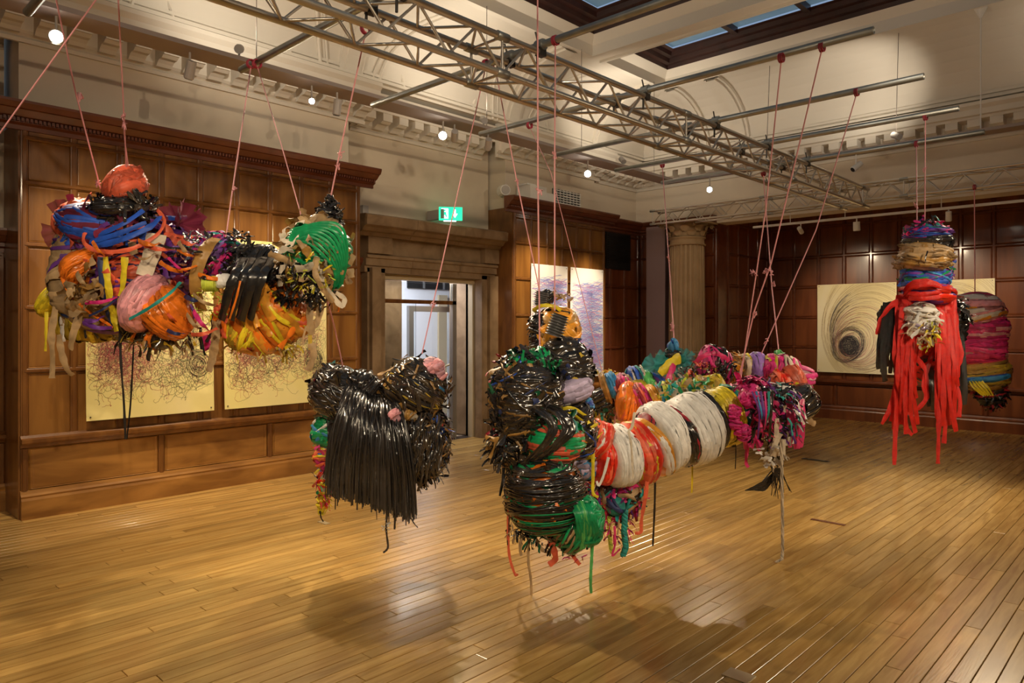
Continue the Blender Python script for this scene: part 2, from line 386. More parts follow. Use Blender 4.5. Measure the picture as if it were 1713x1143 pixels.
# plaster scroll on the recessed wall at the left edge
b_ = MB()
for rr_, wd in ((.34, .025), (.27, .015)):
    b_.tube([(-7.28, 1.18-.5+math.cos(a)*rr_, 2.75+math.sin(a)*rr_*1.25) for a in np.linspace(-.6, 2.2, 18)], wd, CREAM2, 6)
b_.build('plaster_scroll', WL)
b_ = MB(); b_.tube([(-7.24, 1.40, z) for z in (2.4, 3.6)], .012, DARK, 6); b_.build('cable', WL)

# ---- far wall, return, beam
far = MB()
far.box((-7.55, 10.65, 0), (-5.55, 10.95, 3.2), WOODFR)                      # nib beside the alcove
far.box((-5.75, 10.95, 0), (-5.55, 12.7, 3.75), WOODFR)                      # return
far.box((-5.75, YF, 0), (XR, 12.7, 3.75), WOODFR)
WF = far.build('wall_far', kind='structure')
b_ = MB(); b_.box((-7.55, 10.6, 3.2), (XR, 10.95, 4.4), CREAM); b_.box((-5.8, 10.95, 3.75), (XR, 12.7, 3.9), CREAM)
WB = b_.build('trim_beam', kind='structure')
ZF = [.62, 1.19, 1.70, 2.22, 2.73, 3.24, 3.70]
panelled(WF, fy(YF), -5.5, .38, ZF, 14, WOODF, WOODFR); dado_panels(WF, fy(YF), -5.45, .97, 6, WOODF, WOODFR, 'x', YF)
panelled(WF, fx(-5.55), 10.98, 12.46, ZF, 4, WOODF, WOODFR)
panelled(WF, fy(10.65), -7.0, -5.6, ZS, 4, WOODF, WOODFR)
b_ = MB(); strip_profile(b_, CORN, -7.04, -5.55, 10.65, 'x', WOODD); b_.build('wood_cornice', WF)
# walls out of view that close the room
b_ = MB(); b_.box((XR, Y0, 0), (XR+.2, 12.7, 5.1), CREAM); b_.build('wall_right', kind='structure')
b_ = MB(); b_.box((-7.55, Y0-.2, 0), (XR, Y0, 5.1), CREAM); b_.build('wall_back', kind='structure')

# ---- plaster cornice with modillions
CPR = [(0,3.88),(.03,3.88),(.04,3.91),(.02,3.93),(.05,3.95),(.07,3.97),(.07,4.09),(.30,4.09),(.30,4.12),(.34,4.13),(.34,4.20),(.38,4.24),(.38,4.28),(.2,4.33),(.1,4.33),(0,4.36)]
mod = MB()
mpf = [(0,-.035),(.03,-.035),(.06,-.01),(.10,.01),(.16,.01),(.20,.03),(.22,.03),(.22,.12),(0,.12)]
n = len(mpf); mod.add([(o_, -.068, z) for o_, z in mpf]+[(o_, .068, z) for o_, z in mpf], [(j, (j+1)%n, n+(j+1)%n, n+j) for j in range(n)]+[tuple(range(n-1,-1,-1)), tuple(range(n, 2*n))], CREAM2)
MODM = mesh_of(mod, 'modillion')
def plaster(name, segs, axis):
    b_ = MB()
    for a0, a1, x0 in segs: strip_profile(b_, CPR, a0, a1, x0, axis, CREAM2)
    c = b_.build(name, kind='structure')
    for a0, a1, x0 in segs:
        k = max(1, int((a1-a0)/.235))
        for i in range(k):
            a = a0+(i+.5)*(a1-a0)/k
            if (axis == 'y' and a < .6) or (axis == 'x' and a > .8): continue
            piece('modillion', MODM, c, (x0+.07, a, 3.97) if axis == 'y' else (a, x0-.07, 3.97), (1,1,1), (0,0,0 if axis == 'y' else -math.pi/2))
    return c
plaster('trim_cornice_left', [(Y0, 1.45, -7.3), (1.3, 4.87, -7.0), (4.87, 7.04, -7.3), (7.04, 9.4, -7.0), (9.4, 10.6, -7.08)], 'y')
plaster('trim_cornice_far', [(-7.08, XR, 10.6)], 'x')

# ---- cove, ribs, ceiling with coffers
ZC = 5.1
def arc(n=10):    # (in from wall, z): from cornice top up and over to the flat
    return [(.25+1.0*(1-math.cos(a)), 4.30+(ZC-4.30)*math.sin(a)) for a in np.linspace(0, math.pi/2, n)]
b_ = MB()
prof = arc()
b_.grid([[(-7.05+o_, y, z) for o_, z in prof] for y in (Y0, 10.6)], CREAM2)
b_.grid([[(x, 10.65-o_, z) for o_, z in prof] for x in (-7.1, XR)], CREAM2)
cz = [(-7.55,-7.0)]
b_.box((-7.55, Y0, ZC), (-5.7, 10.9, ZC+.12), CREAM2); b_.box((-7.55, Y0, 4.34), (-6.79, 10.9, 4.40), CREAM2); b_.box((-7.55, 10.39, 4.34), (XR, 10.9, 4.40), CREAM2)
b_.box((-5.7, 9.3, ZC), (XR, 10.9, ZC+.12), CREAM2)
COF = [(7.83, 9.3), (5.25, 7.53), (2.6, 4.95), (-.1, 2.3), (-2.8, -.4)]
for (y0, y1) in zip([c[1] for c in COF[1:]], [c[0] for c in COF[:-1]]): b_.box((-5.7, y0, ZC), (XR, y1, ZC+.12), CREAM2)
b_.box((1.6, Y0, ZC), (XR, 9.3, ZC+.12), CREAM2)
CE = b_.build('ceiling', kind='structure', smooth=False)
def sloped_well(x0, x1, y0, y1, z0, ins, z1, m, mb_):
    a = [(x0,y0,z0),(x1,y0,z0),(x1,y1,z0),(x0,y1,z0)]; c = [(x0+ins,y0+ins,z1),(x1-ins,y0+ins,z1),(x1-ins,y1-ins,z1),(x0+ins,y1-ins,z1)]
    mb_.add(a+c, [(0,1,5,4),(1,2,6,5),(2,3,7,6),(3,0,4,7)], m)
for k, (y0, y1) in enumerate(COF):
    w_ = MB(); sloped_well(-5.71, 1.61, y0-.01, y1+.01, ZC+.10, .11, ZC+.20, CREAM2, w_)
    w_.build('coffer_side', CE)
    w_ = MB()
    for q in range(3):
        i0 = .10+.08*q; z = ZC+.20+.06*q
        sloped_well(-5.7+i0, 1.6-i0, y0+i0, y1-i0, z, .02, z+.05, DKWOOD, w_); sloped_well(-5.7+i0+.02, 1.6-i0-.02, y0+i0+.02, y1-i0-.02, z+.05, .06, z+.06, DKWOOD, w_)
    w_.build('skylight_frame', CE)
    xs = np.linspace(-5.4, 1.3, 8)
    for i in range(7):
        g = MB(); g.box((xs[i], y0+.3, ZC+.42), (xs[i+1], y1-.3, ZC+.43), SKYGL); g.build('skylight_pane', CE)
        if i: g = MB(); g.box((xs[i]-.035, y0+.3, ZC+.34), (xs[i]+.035, y1-.3, ZC+.43), DKWOOD); g.build('skylight_bar', CE)
    # moulding round the coffer
    for (a, c) in (((-5.78,y0-.04,ZC-.03),(1.68,y0,ZC)), ((-5.78,y1,ZC-.03),(1.68,y1+.04,ZC)), ((-5.78,y0,ZC-.03),(-5.7,y1,ZC))):
        g = MB(); g.box(a, c, CREAM2); g.build('coffer_moulding', CE)
# big transverse rib arches over the cove, with an inner lunette arch either side
def rib(y, wd, lift):
    r_ = MB(); pr = [(-7.05+o_, z) for o_, z in arc(14)]
    for (w2, l2) in ((wd, lift), (wd*.62, lift+.03)):
        rows = []
        for (x, z) in pr: 
            nx, nz = .6, -.8
            rows.append([(x, y-w2/2, z),(x+nx*l2, y-w2/2, z+nz*l2),(x+nx*l2, y+w2/2, z+nz*l2),(x, y+w2/2, z)])
        r_.grid(rows, CREAM2)
    return r_.build('cove_rib', CE)
for y in (1.9, 4.55, 7.15, 9.1): rib(y, .30, .05); 
def lune(yc, sgn):
    r_ = MB()
    for off, wd in ((.0, .022), (.09, .014)):
        pts = []
        for a in np.linspace(0, 1, 16):
            yy = yc+sgn*(.38-off+.5*(a**1.7)); th = a*1.25
            o_ = .27+1.0*(1-math.cos(th)); z = 4.30+(ZC-4.30)*math.sin(th)
            pts.append((-7.05+o_, yy, z))
        r_.tube(pts, wd, CREAM2, 6)
    r_.tube([(-6.78, yc+sgn*(.56+.18*math.cos(a)), 4.36+.22*math.sin(a)) for a in np.linspace(0, math.pi, 10)], .02, CREAM2, 6)
    r_.build('lunette_moulding', CE)
for yc in (1.9, 4.55, 7.15): lune(yc, 1); lune(yc, -1)
def ribx(x, wd):
    r_ = MB()
    for (w2, l2) in ((wd, .05), (wd*.6, .08)):
        r_.grid([[(x-w2/2, 10.65-o_, z),(x-w2/2, 10.65-o_-.6*l2, z-.8*l2),(x+w2/2, 10.65-o_-.6*l2, z-.8*l2),(x+w2/2, 10.65-o_, z)] for o_, z in arc(14)], CREAM2)
    r_.build('cove_rib', CE)
for x in (-5.65, -5.0): ribx(x, .22)
for z, d in ((4.42, .02), (4.36, .05)):
    g = MB(); g.box((-6.86, Y0, z-.03), (-6.78+d, 10.6, z), CREAM2); g.build('cove_moulding', CE)
    g = MB(); g.box((-6.8, 10.46, z-.03), (XR, 10.38-d, z), CREAM2); g.build('cove_moulding', CE)

# ------------------------------------------------------------ door and surround
DS = thing('stone_door_surround', (-7.2, 6.1, 0), 'brown stone classical surround with heavy cornice round the glazed doorway', 'door surround')
def dbox(name, a, c, m, parent=DS):
    g = MB(); g.box(a, c, m); return g.build(name, parent)
for y0, y1, yi in ((5.04, 5.30, 5.22), (7.0-.06, 7.24, 7.0)):
    g = MB(); g.box((-7.3, y0, 0), (-7.16, y1, 2.25), STONE)
    g.box((-7.16, y0+.03 if y0 < 6 else y0+.1, .0), (-7.10, y1-.1 if y0 < 6 else y1-.03, 2.25), STONE); g.build('jamb', DS)
dbox('reveal', (-7.9, 5.2, 0), (-7.3, 5.3, 2.25), STONE); dbox('reveal', (-7.9, 7.0, 0), (-7.3, 7.1, 2.25), STONE)
for i, (a, c) in enumerate(((5.0, 5.7), (5.705, 6.5), (6.505, 7.28))):
    g = MB(); strip_profile(g, [(0,2.2),(.14,2.2),(.14,2.27),(.17,2.28),(.17,2.36),(.20,2.37),(.20,2.40),(.16,2.42),(0,2.42)], a, c, -7.3, 'y', STONE); g.build('architrave_block', DS)
for (a, c, o_) in ((5.0, 5.35, .22), (5.355, 6.2, .13), (6.205, 6.92, .13), (6.925, 7.28, .22)):
    dbox('frieze_block', (-7.3, a, 2.42), (-7.3+o_, c, 2.62), STONE)
for i, (a, c) in enumerate(((4.86, 5.6), (5.605, 6.4), (6.405, 7.32))):
    g = MB(); strip_profile(g, [(0,2.62),(.24,2.62),(.26,2.66),(.30,2.67),(.33,2.71),(.39,2.73),(.40,2.84),(.36,2.86),(0,2.87)], a, c, -7.3, 'y', STONE); g.build('cornice_block', DS)
DF = thing('door_frame', (-7.4, 6.15, 0), 'beige painted timber frame lining the glazed doorway', 'door frame')
for nm, a, c in (('post', (-7.42, 5.3, 0), (-7.33, 5.37, 2.14)), ('post', (-7.42, 6.92, 0), (-7.33, 7.0, 2.14)), ('header', (-7.42, 5.3, 2.14), (-7.31, 7.0, 2.25))): dbox(nm, a, c, BEIGE, DF)
SCN = thing('glazed_screen', (-7.5, 6.0, 0), 'front glass screen of the doorway with a brown transom bar', 'glass screen')
dbox('transom', (-7.53, 5.37, 1.85), (-7.47, 6.75, 1.90), WOODR, SCN); dbox('post', (-7.53, 6.68, 0), (-7.47, 6.75, 2.14), ALUF, SCN)
dbox('pane', (-7.505, 5.38, .02), (-7.495, 6.05, 1.85), GLASS, SCN); dbox('pane', (-7.505, 5.38, 1.90), (-7.495, 6.68, 2.13), GLASS, SCN)
ID = thing('inner_door', (-8.1, 6.8, 0), 'aluminium framed glass inner door with a curved pull handle', 'door')
for nm, a, c in (('stile', (-8.13,6.39,0),(-8.07,6.47,1.84)), ('stile', (-8.13,7.15,0),(-8.07,7.23,1.84)), ('rail', (-8.13,6.47,1.76),(-8.07,7.15,1.84)), ('rail', (-8.13,6.47,0),(-8.07,7.15,.14))): dbox(nm, a, c, ALUF, ID)
dbox('pane', (-8.105,6.47,.14), (-8.095,7.15,1.76), GLASS, ID)
g = MB(); g.tube([(-8.06,7.02,.94),(-8.0,7.03,.97),(-7.97,7.08,.99),(-7.96,7.13,.97),(-7.97,7.14,.90)], .016, BEIGE, 8); g.build('handle', ID, smooth=True)
lob = MB(); lob.box((-9.8, 4.2, 0), (-9.7, 9.6, 2.9), LOBBY); lob.box((-9.8, 9.5, 0), (-7.5, 9.6, 2.9), LOBBY); lob.box((-9.8, 4.2, 2.8), (-7.5, 9.6, 2.9), LOBBY); lob.box((-9.8, 4.2, -.1), (-7.3, 9.6, -.013), LOBF)
lob.box((-8.2, 5.3, 0), (-8.1, 6.28, 2.6), STONE); lob.box((-9.8, 4.2, 0), (-7.9, 4.3, 2.9), LOBBY); lob.box((-8.13, 7.25, 0), (-8.05, 9.5, 2.8), DKWOOD)
lob.build('wall_lobby', kind='structure')
g = MB(); g.box((-9.69, 8.30, 0), (-9.65, 8.50, 2.1), BEIGE); g.box((-9.69, 8.5, 0), (-9.65, 9.1, 2.05), mat('lobby_grey', (.12,.11,.10), .5)); tag(g.build('lobby_door', origin=(-9.67,8.6,0)), 'dark grey door far back in the white lobby beyond the glass', 'door')
g = MB(); g.box((-9.69, 7.62, 2.2), (-9.66, 8.9, 2.5), DARK)
for y in (7.95, 8.4): g.box((-9.66, y, 2.2), (-9.64, y+.03, 2.5), ALUF)
tag(g.build('lobby_window', origin=(-9.67,7.2,2.15)), 'dark strip window high on the white lobby wall', 'window')
area((-8.7, 6.6, 2.75), (-8.9, 6.9, 0), 120, 1.4, 1.4, (.85, .88, 1)); area((-7.75, 6.2, 2.2), (-7.75, 6.2, 0), 6.0, .2, .8, WHT)

# exit sign
ex = thing('exit_sign', (-6.98, 6.16, 2.90), 'lit green exit sign with running figure and down arrow above the doorway', 'sign')
g = MB(); g.box((-7.28, 6.06, 2.93), (-6.98, 6.12, 3.05), LAMPB); g.build('bracket', ex)
c0 = Vector((-6.93, 6.16, 2.995)); dr = Vector((.62, .78, 0)).normalized(); nr = Vector((.78, -.62, 0)).normalized()
def sq(mb_, pts, d0, d1, m):
    n_ = len(pts); f_ = [c0+dr*a+UP*b_+nr*d1 for a, b_ in pts]; k_ = [c0+dr*a+UP*b_+nr*d0 for a, b_ in pts]
    mb_.add(f_+k_, [tuple(range(n_)), tuple(range(2*n_-1, n_-1, -1))]+[(i, n_+i, n_+(i+1)%n_, (i+1)%n_) for i in range(n_)], m)
g = MB(); sq(g, [(-.15,-.085),(.15,-.085),(.15,.085),(-.15,.085)], -.03, .0, GRNS); g.build('panel', ex)
g = MB(); sq(g, [(-.12,-.065),(-.03,-.065),(-.03,.065),(-.12,.065)], 0, .002, GRNW); g.build('doorway_symbol', ex)
g = MB(); sq(g, [(-.085,.03),(-.065,.03),(-.065,.05),(-.085,.05)], .002, .004, GRNS); sq(g, [(-.095,.025),(-.06,.02),(-.055,-.01),(-.045,-.045),(-.06,-.045),(-.075,-.015),(-.095,-.05),(-.105,-.045),(-.085,-.01)], .002, .004, GRNS); g.build('running_figure', ex)
g = MB(); sq(g, [(.045,.055),(.065,.055),(.065,.0),(.09,.0),(.055,-.055),(.02,.0),(.045,.0)], 0, .002, GRNW); g.build('arrow', ex)
g = MB(); sq(g, [(-.09,-.1),(.07,-.1),(.07,-.088),(-.09,-.088)], -.02, -.0, GRNW); g.build('downlight', ex)
# little wall devices
def small(name, a, c, m, label, cat):
    g = MB(); g.box(a, c, m); return tag(g.build(name, origin=((a[0]+c[0])/2, (a[1]+c[1])/2, a[2])), label, cat)
small('wall_sensor', (-7.3, 5.02, 2.90), (-7.22, 5.10, 3.0), LAMPB, 'small grey sensor on the white wall above the left end of the stone door cornice', 'sensor')
r_ = small('radio_receiver', (-7.25, 4.88, 2.385), (-7.19, 4.95, 2.47), PLW, 'small white receiver with aerial left of the stone door surround', 'receiver')
g = MB(); g.tube([(-7.22, 4.90, 2.46), (-7.22, 4.895, 2.62)], .004, DARK, 5); g.build('aerial', r_, origin=ORG[r_.name])
small('light_switch', (-7.3, 7.13, 1.27), (-7.26, 7.18, 1.37), PLW, 'white wall switch on the wood panel right of the doorway', 'switch')
# things on the second bay
sp_ = thing('wall_loudspeaker', (-6.95, 7.18, 3.34), 'small round pale loudspeaker on the left end of the far bay cornice', 'speaker')
g = MB(); g.tube([(-6.98, 7.16, 3.42), (-6.86, 7.10, 3.42)], [.085, .075], WHITEM, 14); g.build('housing', sp_)
g = MB(); g.tube([(-6.858, 7.099, 3.42), (-6.85, 7.095, 3.42)], .06, LAMPB, 14); g.build('grille', sp_)
hv = thing('projector_box', (-6.85, 7.65, 3.34), 'white projector housing on top of the far wood bay cornice', 'projector')
g = MB(); g.box((-6.98, 7.45, 3.335), (-6.72, 7.80, 3.53), WHITEM); g.build('housing', hv); g = MB(); g.box((-6.98, 7.82, 3.335), (-6.80, 8.10, 3.48), WHITEM); g.build('side_unit', hv)
g = MB(); g.box((-6.95, 7.42, 3.53), (-6.75, 7.60, 3.55), PLW); g.build('lid', hv)
vg = thing('wall_vent', (-7.0, 8.55, 3.36), 'white louvred ventilation grille on the wall above the blue drawings', 'vent')
g = MB(); g.box((-7.0, 8.25, 3.36), (-6.985, 8.9, 3.62), DARK); g.build('backing', vg)
for k in range(7):
    g = MB(); g.box((-6.985, 8.25, 3.37+k*.037), (-6.965, 8.9, 3.385+k*.037), WHITEM); g.build('louvre', vg)
for k in range(9):
    g = MB(); g.box((-6.985, 8.25+k*.08, 3.36), (-6.97, 8.258+k*.08, 3.62), WHITEM); g.build('bar', vg)
dv = thing('dark_grille', (-7.0, 9.98, 2.5), 'black ventilation panel high on the wood wall right of the blue drawings', 'vent')
g = MB(); g.box((-7.04, 9.62, 2.5), (-7.0, 10.32, 3.1), DARK); g.build('frame', dv)
for k in range(14):
    g = MB(); g.box((-7.0, 9.66, 2.54+k*.038), (-6.99, 10.28, 2.56+k*.038), DARK); g.build('louvre', dv)
small('wall_sensor', (-7.08, 10.45, 3.24), (-7.0, 10.52, 3.36), PLW, 'small white sensor in the far left corner above the panelling', 'sensor')

# ------------------------------------------------------------ pillar and column
pp = MB(); pp.box((-6.66, 10.28, 0), (-6.3, 10.6, 3.2), GREYP); pp.box((-6.68, 10.26, 0), (-6.28, 10.6, .12), GREYP)
tag(pp.build('square_pillar', origin=(-6.48, 10.45, 0)), 'plain square purple grey pillar standing in the far left corner', 'pillar')
cl = thing('fluted_column', (-5.88, 10.2, 0), 'round fluted stone column with leafy capital in front of the far beam', 'column')
cc = Vector((-5.9, 10.28, 0)); CR = .285
rows = []
for z, r in ((1.16, CR), (1.5, CR), (2.0, CR*.985), (2.5, CR*.965), (2.83, CR*.95)):
    rows.append([(cc.x+math.cos(a)*r*(1-.045*max(0, math.sin(a*24))**.6 if math.sin(a*24) > 0 else r), 0, 0) for a in (0,)])
rows = []
for z, r in ((1.16, CR), (1.5, CR), (2.0, CR*.985), (2.5, CR*.965), (2.83, CR*.95)):
    rg = []
    for k in range(24*8):
        a = 2*math.pi*k/(24*8); s_ = math.sin(a*24); q = r*(1-.075*(max(0, s_)**.7))
        rg.append((cc.x+math.cos(a)*q, cc.y+math.sin(a)*q, z))
    rows.append(rg)
g = MB(); g.grid(rows, STONEC, cv=True); g.build('shaft', cl, smooth=False)
def lathe(prof, m, c, n_=40): 
    g_ = MB(); g_.grid([[(c.x+math.cos(2*math.pi*k/n_)*r, c.y+math.sin(2*math.pi*k/n_)*r, z) for k in range(n_)] for r, z in prof], m, cv=True); return g_
lathe([(0,2.83),(CR*1.03,2.83),(CR*1.05,2.845),(CR*.95,2.86),(CR*.95,2.93),(CR*1.03,2.94),(CR*1.03,2.955),(CR*.9,2.97)], STONEC, cc).build('necking', cl, smooth=True)
lathe([(CR*.88,2.96),(CR*.9,3.05),(CR*1.0,3.12),(CR*1.2,3.18),(0,3.18)], STONEC, cc).build('bell', cl, smooth=True)
g = MB(); g.box((cc.x-.37, cc.y-.37, 3.17), (cc.x+.37, cc.y+.32, 3.2), STONEC); g.build('abacus', cl)
for ring, (n_, z0, hh, r0) in enumerate(((8, 2.97, .10, CR*.93), (8, 3.04, .11, CR*.98))):
    for k in range(n_):
        a = 2*math.pi*(k+.5*ring)/n_; er = Vector((math.cos(a), math.sin(a), 0)); et = Vector((-math.sin(a), math.cos(a), 0))
        rows = []
        for s_ in np.linspace(0, 1, 6):
            wd = .075*math.sin(.5+2.2*s_); o_ = r0+.015+.06*s_**3; z = z0+hh*s_-.02*max(0, s_-.8)*5
            rows.append([cc+er*(o_-.01)-et*wd+UP*z, cc+er*(o_+.015)-et*wd*.4+UP*z, cc+er*(o_)+UP*z, cc+er*(o_+.015)+et*wd*.4+UP*z, cc+er*(o_-.01)+et*wd+UP*z])
        g = MB(); g.grid(rows, STONEC); g.build('acanthus_leaf', cl, smooth=True)
for sx in (-1, 1):
    for sy in (-1, 1):
        g = MB(); d_ = Vector((sx, sy, 0)).normalized(); p0 = cc+d_*.40+UP*3.13
        g.tube([p0+d_*(.035*(1-a/9)*math.cos(a))+UP*(.035*(1-a/9)*math.sin(a)) for a in np.linspace(0, 8, 22)], .013, STONEC, 6); g.build('volute', cl, smooth=True)
g = MB(); g.box((cc.x-.33, cc.y-.33, 0), (cc.x+.33, cc.y+.33, 1.08), STONEC); g.box((cc.x-.36, cc.y-.36, 1.08), (cc.x+.36, cc.y+.36, 1.12), STONEC); g.box((cc.x-.36, cc.y-.36, 0), (cc.x+.36, cc.y+.36, .15), STONEC); g.build('pedestal', cl)
lathe([(CR*1.15,1.12),(CR*1.2,1.135),(CR*1.08,1.15),(CR,1.16)], STONEC, cc).build('base_ring', cl, smooth=True)

# ------------------------------------------------------------ trusses, poles, tracks, lamps
def truss(name, label, p0, p1, wd, ht, step, rad, lace_r, seam=None):
    """box truss along an axis between p0 and p1 (centre of the underside)"""
    p0, p1 = Vector(p0), Vector(p1); d = (p1-p0).normalized(); s_ = d.cross(UP).normalized()
    th = thing(name, tuple((p0+p1)/2), label, 'truss')
    cor = {(i, j): s_*(wd/2*i)+UP*(ht*j) for i in (-1, 1) for j in (0, 1)}
    for c in cor.values():
        g_ = MB(); g_.tube([p0+c, p1+c], rad, ALU, 10); g_.build('chord', th, smooth=True)
    L_ = (p1-p0).length; n_ = int(L_/step)
    st = L_/n_
    def lace(a, c):
        g_ = MB(); g_.tube([a, c], lace_r, ALU, 6, cap=False); g_.build('brace', th, smooth=True)
    faces = [((-1,0),(-1,1)), ((1,0),(1,1)), ((-1,1),(1,1)), ((-1,0),(1,0))]
    for i in range(n_):
        a, c = p0+d*st*i, p0+d*st*(i+1)
        for q, (f0, f1) in enumerate(faces):
            if i % 2 == 0: lace(a+cor[f0], c+cor[f1])
            else: lace(a+cor[f1], c+cor[f0])
        if seam and i % seam == 0:
            for f0, f1 in faces: lace(a+cor[f0], a+cor[f1])
            for c_ in cor.values():
                g_ = MB(); g_.tube([a+c_-d*.05, a+c_-d*.045, a+c_+d*.045, a+c_+d*.05], [rad*1.0, rad*1.28, rad*1.28, rad], STEEL, 10); g_.build('coupler', th, smooth=True)
    return th
truss('box_truss', 'long aluminium box truss crossing diagonally overhead toward the far wall', (-3.14, -1.2, 3.06), (-3.14, 9.72, 3.06), .27, .22, .21, .022, .0085, seam=10)
truss('box_truss', 'aluminium box truss running across the room just below the far beam', (-6.25, 9.95, 3.17), (1.6, 9.95, 3.17), .24, .21, .20, .016, .0075, seam=9)
PY = [1.07, 2.33, 3.43, 4.63, 5.73, 6.77, 7.75]; PZ = 3.328
plab = ['nearest steel pole, its end poking in at the top left corner', 'second steel pole with a red tie near its left end', 'third steel pole, its left end over the tall left wood bay corner',
        'fourth steel pole, the highest right end over the truss', 'fifth steel pole, right end in front of the lit vault', 'sixth steel pole from which the red streamer sculpture hangs', 'farthest steel pole just before the far truss']
for y, lb in zip(PY, plab):
    pt = thing('scaffold_pole', (-3.1, y, PZ-.03), lb, 'pole', 'steel poles laid across the long truss')
    g = MB(); n_ = 14
    ro, ri = .024, .020
    xs = (-4.8, -1.4)
    def rg(x, r): return [(x, y+math.cos(2*math.pi*k/n_)*r, PZ+math.sin(2*math.pi*k/n_)*r) for k in range(n_)]
    g.grid([rg(xs[0]+.1, ri), rg(xs[0], ri), rg(xs[0], ro), rg(xs[1], ro), rg(xs[1], ri), rg(xs[1]-.1, ri)], STEEL, cv=True)
    g.add(rg(xs[0]+.1, ri), [tuple(range(n_))], DARK); g.add(rg(xs[1]-.1, ri), [tuple(range(n_-1,-1,-1))], DARK)
    g.build('pole', pt, smooth=True)
    for x in (-3.275, -3.005):
        g = MB(); g.tube([(x-.03, y, PZ), (x+.03, y, PZ)], .036, STEEL, 10); g.box((x-.022, y-.03, PZ-.07), (x+.022, y+.03, PZ-.02), CLAMP)
        g.tube([(x, y-.03, PZ-.03), (x, y-.033, PZ-.15)], .008, CLAMP, 6); g.tube([(x, y-.02, PZ), (x, y-.05, PZ+.07)], .006, CLAMP, 6); g.build('clamp', pt)
def lamp(pos, aim, label, lit=False, col=LAMPB, cat='spotlight', L_=.14, r=.038, up=1, group=None):
    pos = Vector(pos); d = (Vector(aim)-pos).normalized()
    th = thing('track_spotlight', tuple(pos+UP*.08*up), label, cat, group)
    g = MB(); g.tube([pos-d*L_*.6, pos+d*L_*.35, pos+d*L_*.4], [r*.95, r, r*.86], col, 14); g.build('housing', th, smooth=False)
    g = MB(); g.tube([pos, pos+UP*((.19 if pos.z > 3.3 else .13) if up > 0 else -.11)], .009, col, 8); g.build('stem', th)
    g = MB(); g.tube([pos+d*(L_*.4+.001), pos+d*(L_*.4+.004)], r*.8, BULB if lit else DARK, 14); g.build('bulb' if lit else 'lens', th)
    return th
def track(name, a, c, w2, hh, m, label):
    a, c = Vector(a), Vector(c); th = thing(name, tuple((a+c)/2), label, 'lighting track')
    g = MB()
    if abs(a.x-c.x) < .01: g.box((a.x-w2, a.y, a.z), (a.x+w2, c.y, a.z+hh), m)
    else: g.box((a.x, a.y-w2, a.z), (c.x, a.y+w2, a.z+hh), m)
    g.build('rail', th); return th
tk = track('lighting_track', (TRX, Y0, TRZ), (TRX, TRY+.08, TRZ), .13, .035, TRACK, 'wide grey lighting track hung on wires along the left wall')
for y in (.35, 2.9, 5.6, 7.3, 9.0):
    g = MB(); g.tube([(TRX, y, TRZ+.035), (TRX, y, ZC)], .0035, WIRE, 5); g.build('wire', tk)
tf = track('lighting_track', (TRX-.08, TRY, TRZ-.0), (2.6, TRY, TRZ-.0), .11, .035, TRACK, 'wide grey lighting track hung along the far beam under the plaster cornice')
for x in (-4.2, -2.6, -.9):
    g = MB(); g.tube([(x, TRY, TRZ+.035), (x, TRY+.12, ZC)], .0035, WIRE, 5); g.build('wire', tf)
cen = (0, 0, 1.5)
lamp((TRX, 1.44, 3.545), (-1.2, .3, 2.3), 'blazing spotlight at the top left corner above the coral ball sculpture', True, r=.05)
lamp((TRX, 3.42, 3.555), (-2.5, 1.5, 2.2), 'small lit spotlight on the left track above the second wood bay panels', True, r=.03)
lamp((TRX, 4.96, 3.54), (-1.0, .6, 2.0), 'blazing spotlight on the left track above the stone doorway', True, r=.05)
lamp((TRX, 7.43, 3.52), (-1.0, 1.0, 2.0), 'blazing spotlight on the left track above the blue drawings', True, r=.05)
lamp((-5.03, TRY, 3.5), (-1.2, 1.5, 1.9), 'blazing spotlight on the far track above the stone column', True, r=.045)
lamp((TRX, 2.35, 3.54), (-6.2, 2.35, 2.6), 'grey spotlight hanging straight down left of the small lit lamp')
lamp((TRX, 3.68, 3.54), (-5.9, 3.68, 2.6), 'grey spotlight hanging straight down right of the small lit lamp')
lamp((TRX, 5.12, 3.56), (-6.7, 5.9, 2.9), 'grey spotlight tilted just right of the lamp over the doorway')
lamp((TRX, 5.62, 3.56), (-6.6, 6.3, 2.7), 'grey spotlight second to the right of the lamp over the doorway')
lamp((TRX, 2.75, 3.83), (-6.5, 3.2, 4.2), 'grey spotlight on top of the track beside the second pole end', up=-1, L_=.12)
lamp((TRX, 5.55, 3.83), (-6.4, 6.0, 4.2), 'grey round spotlight turned up on the track near the fourth pole end', up=-1, L_=.12)
lamp((TRX, 8.2, 3.83), (-6.3, 8.6, 4.3), 'grey spotlight turned up on the track near the far left corner', up=-1, L_=.12)
lamp((-2.6, TRY, 3.83), (-3.2, 9.9, 4.2), 'grey spotlight turned up on the far track by the lit patch of vault', up=-1, L_=.14)
lamp((-3.05, TRY, 3.52), (-3.6, 8.6, 2.8), 'pale spotlight pointing down under the far track', False, WHITEM)
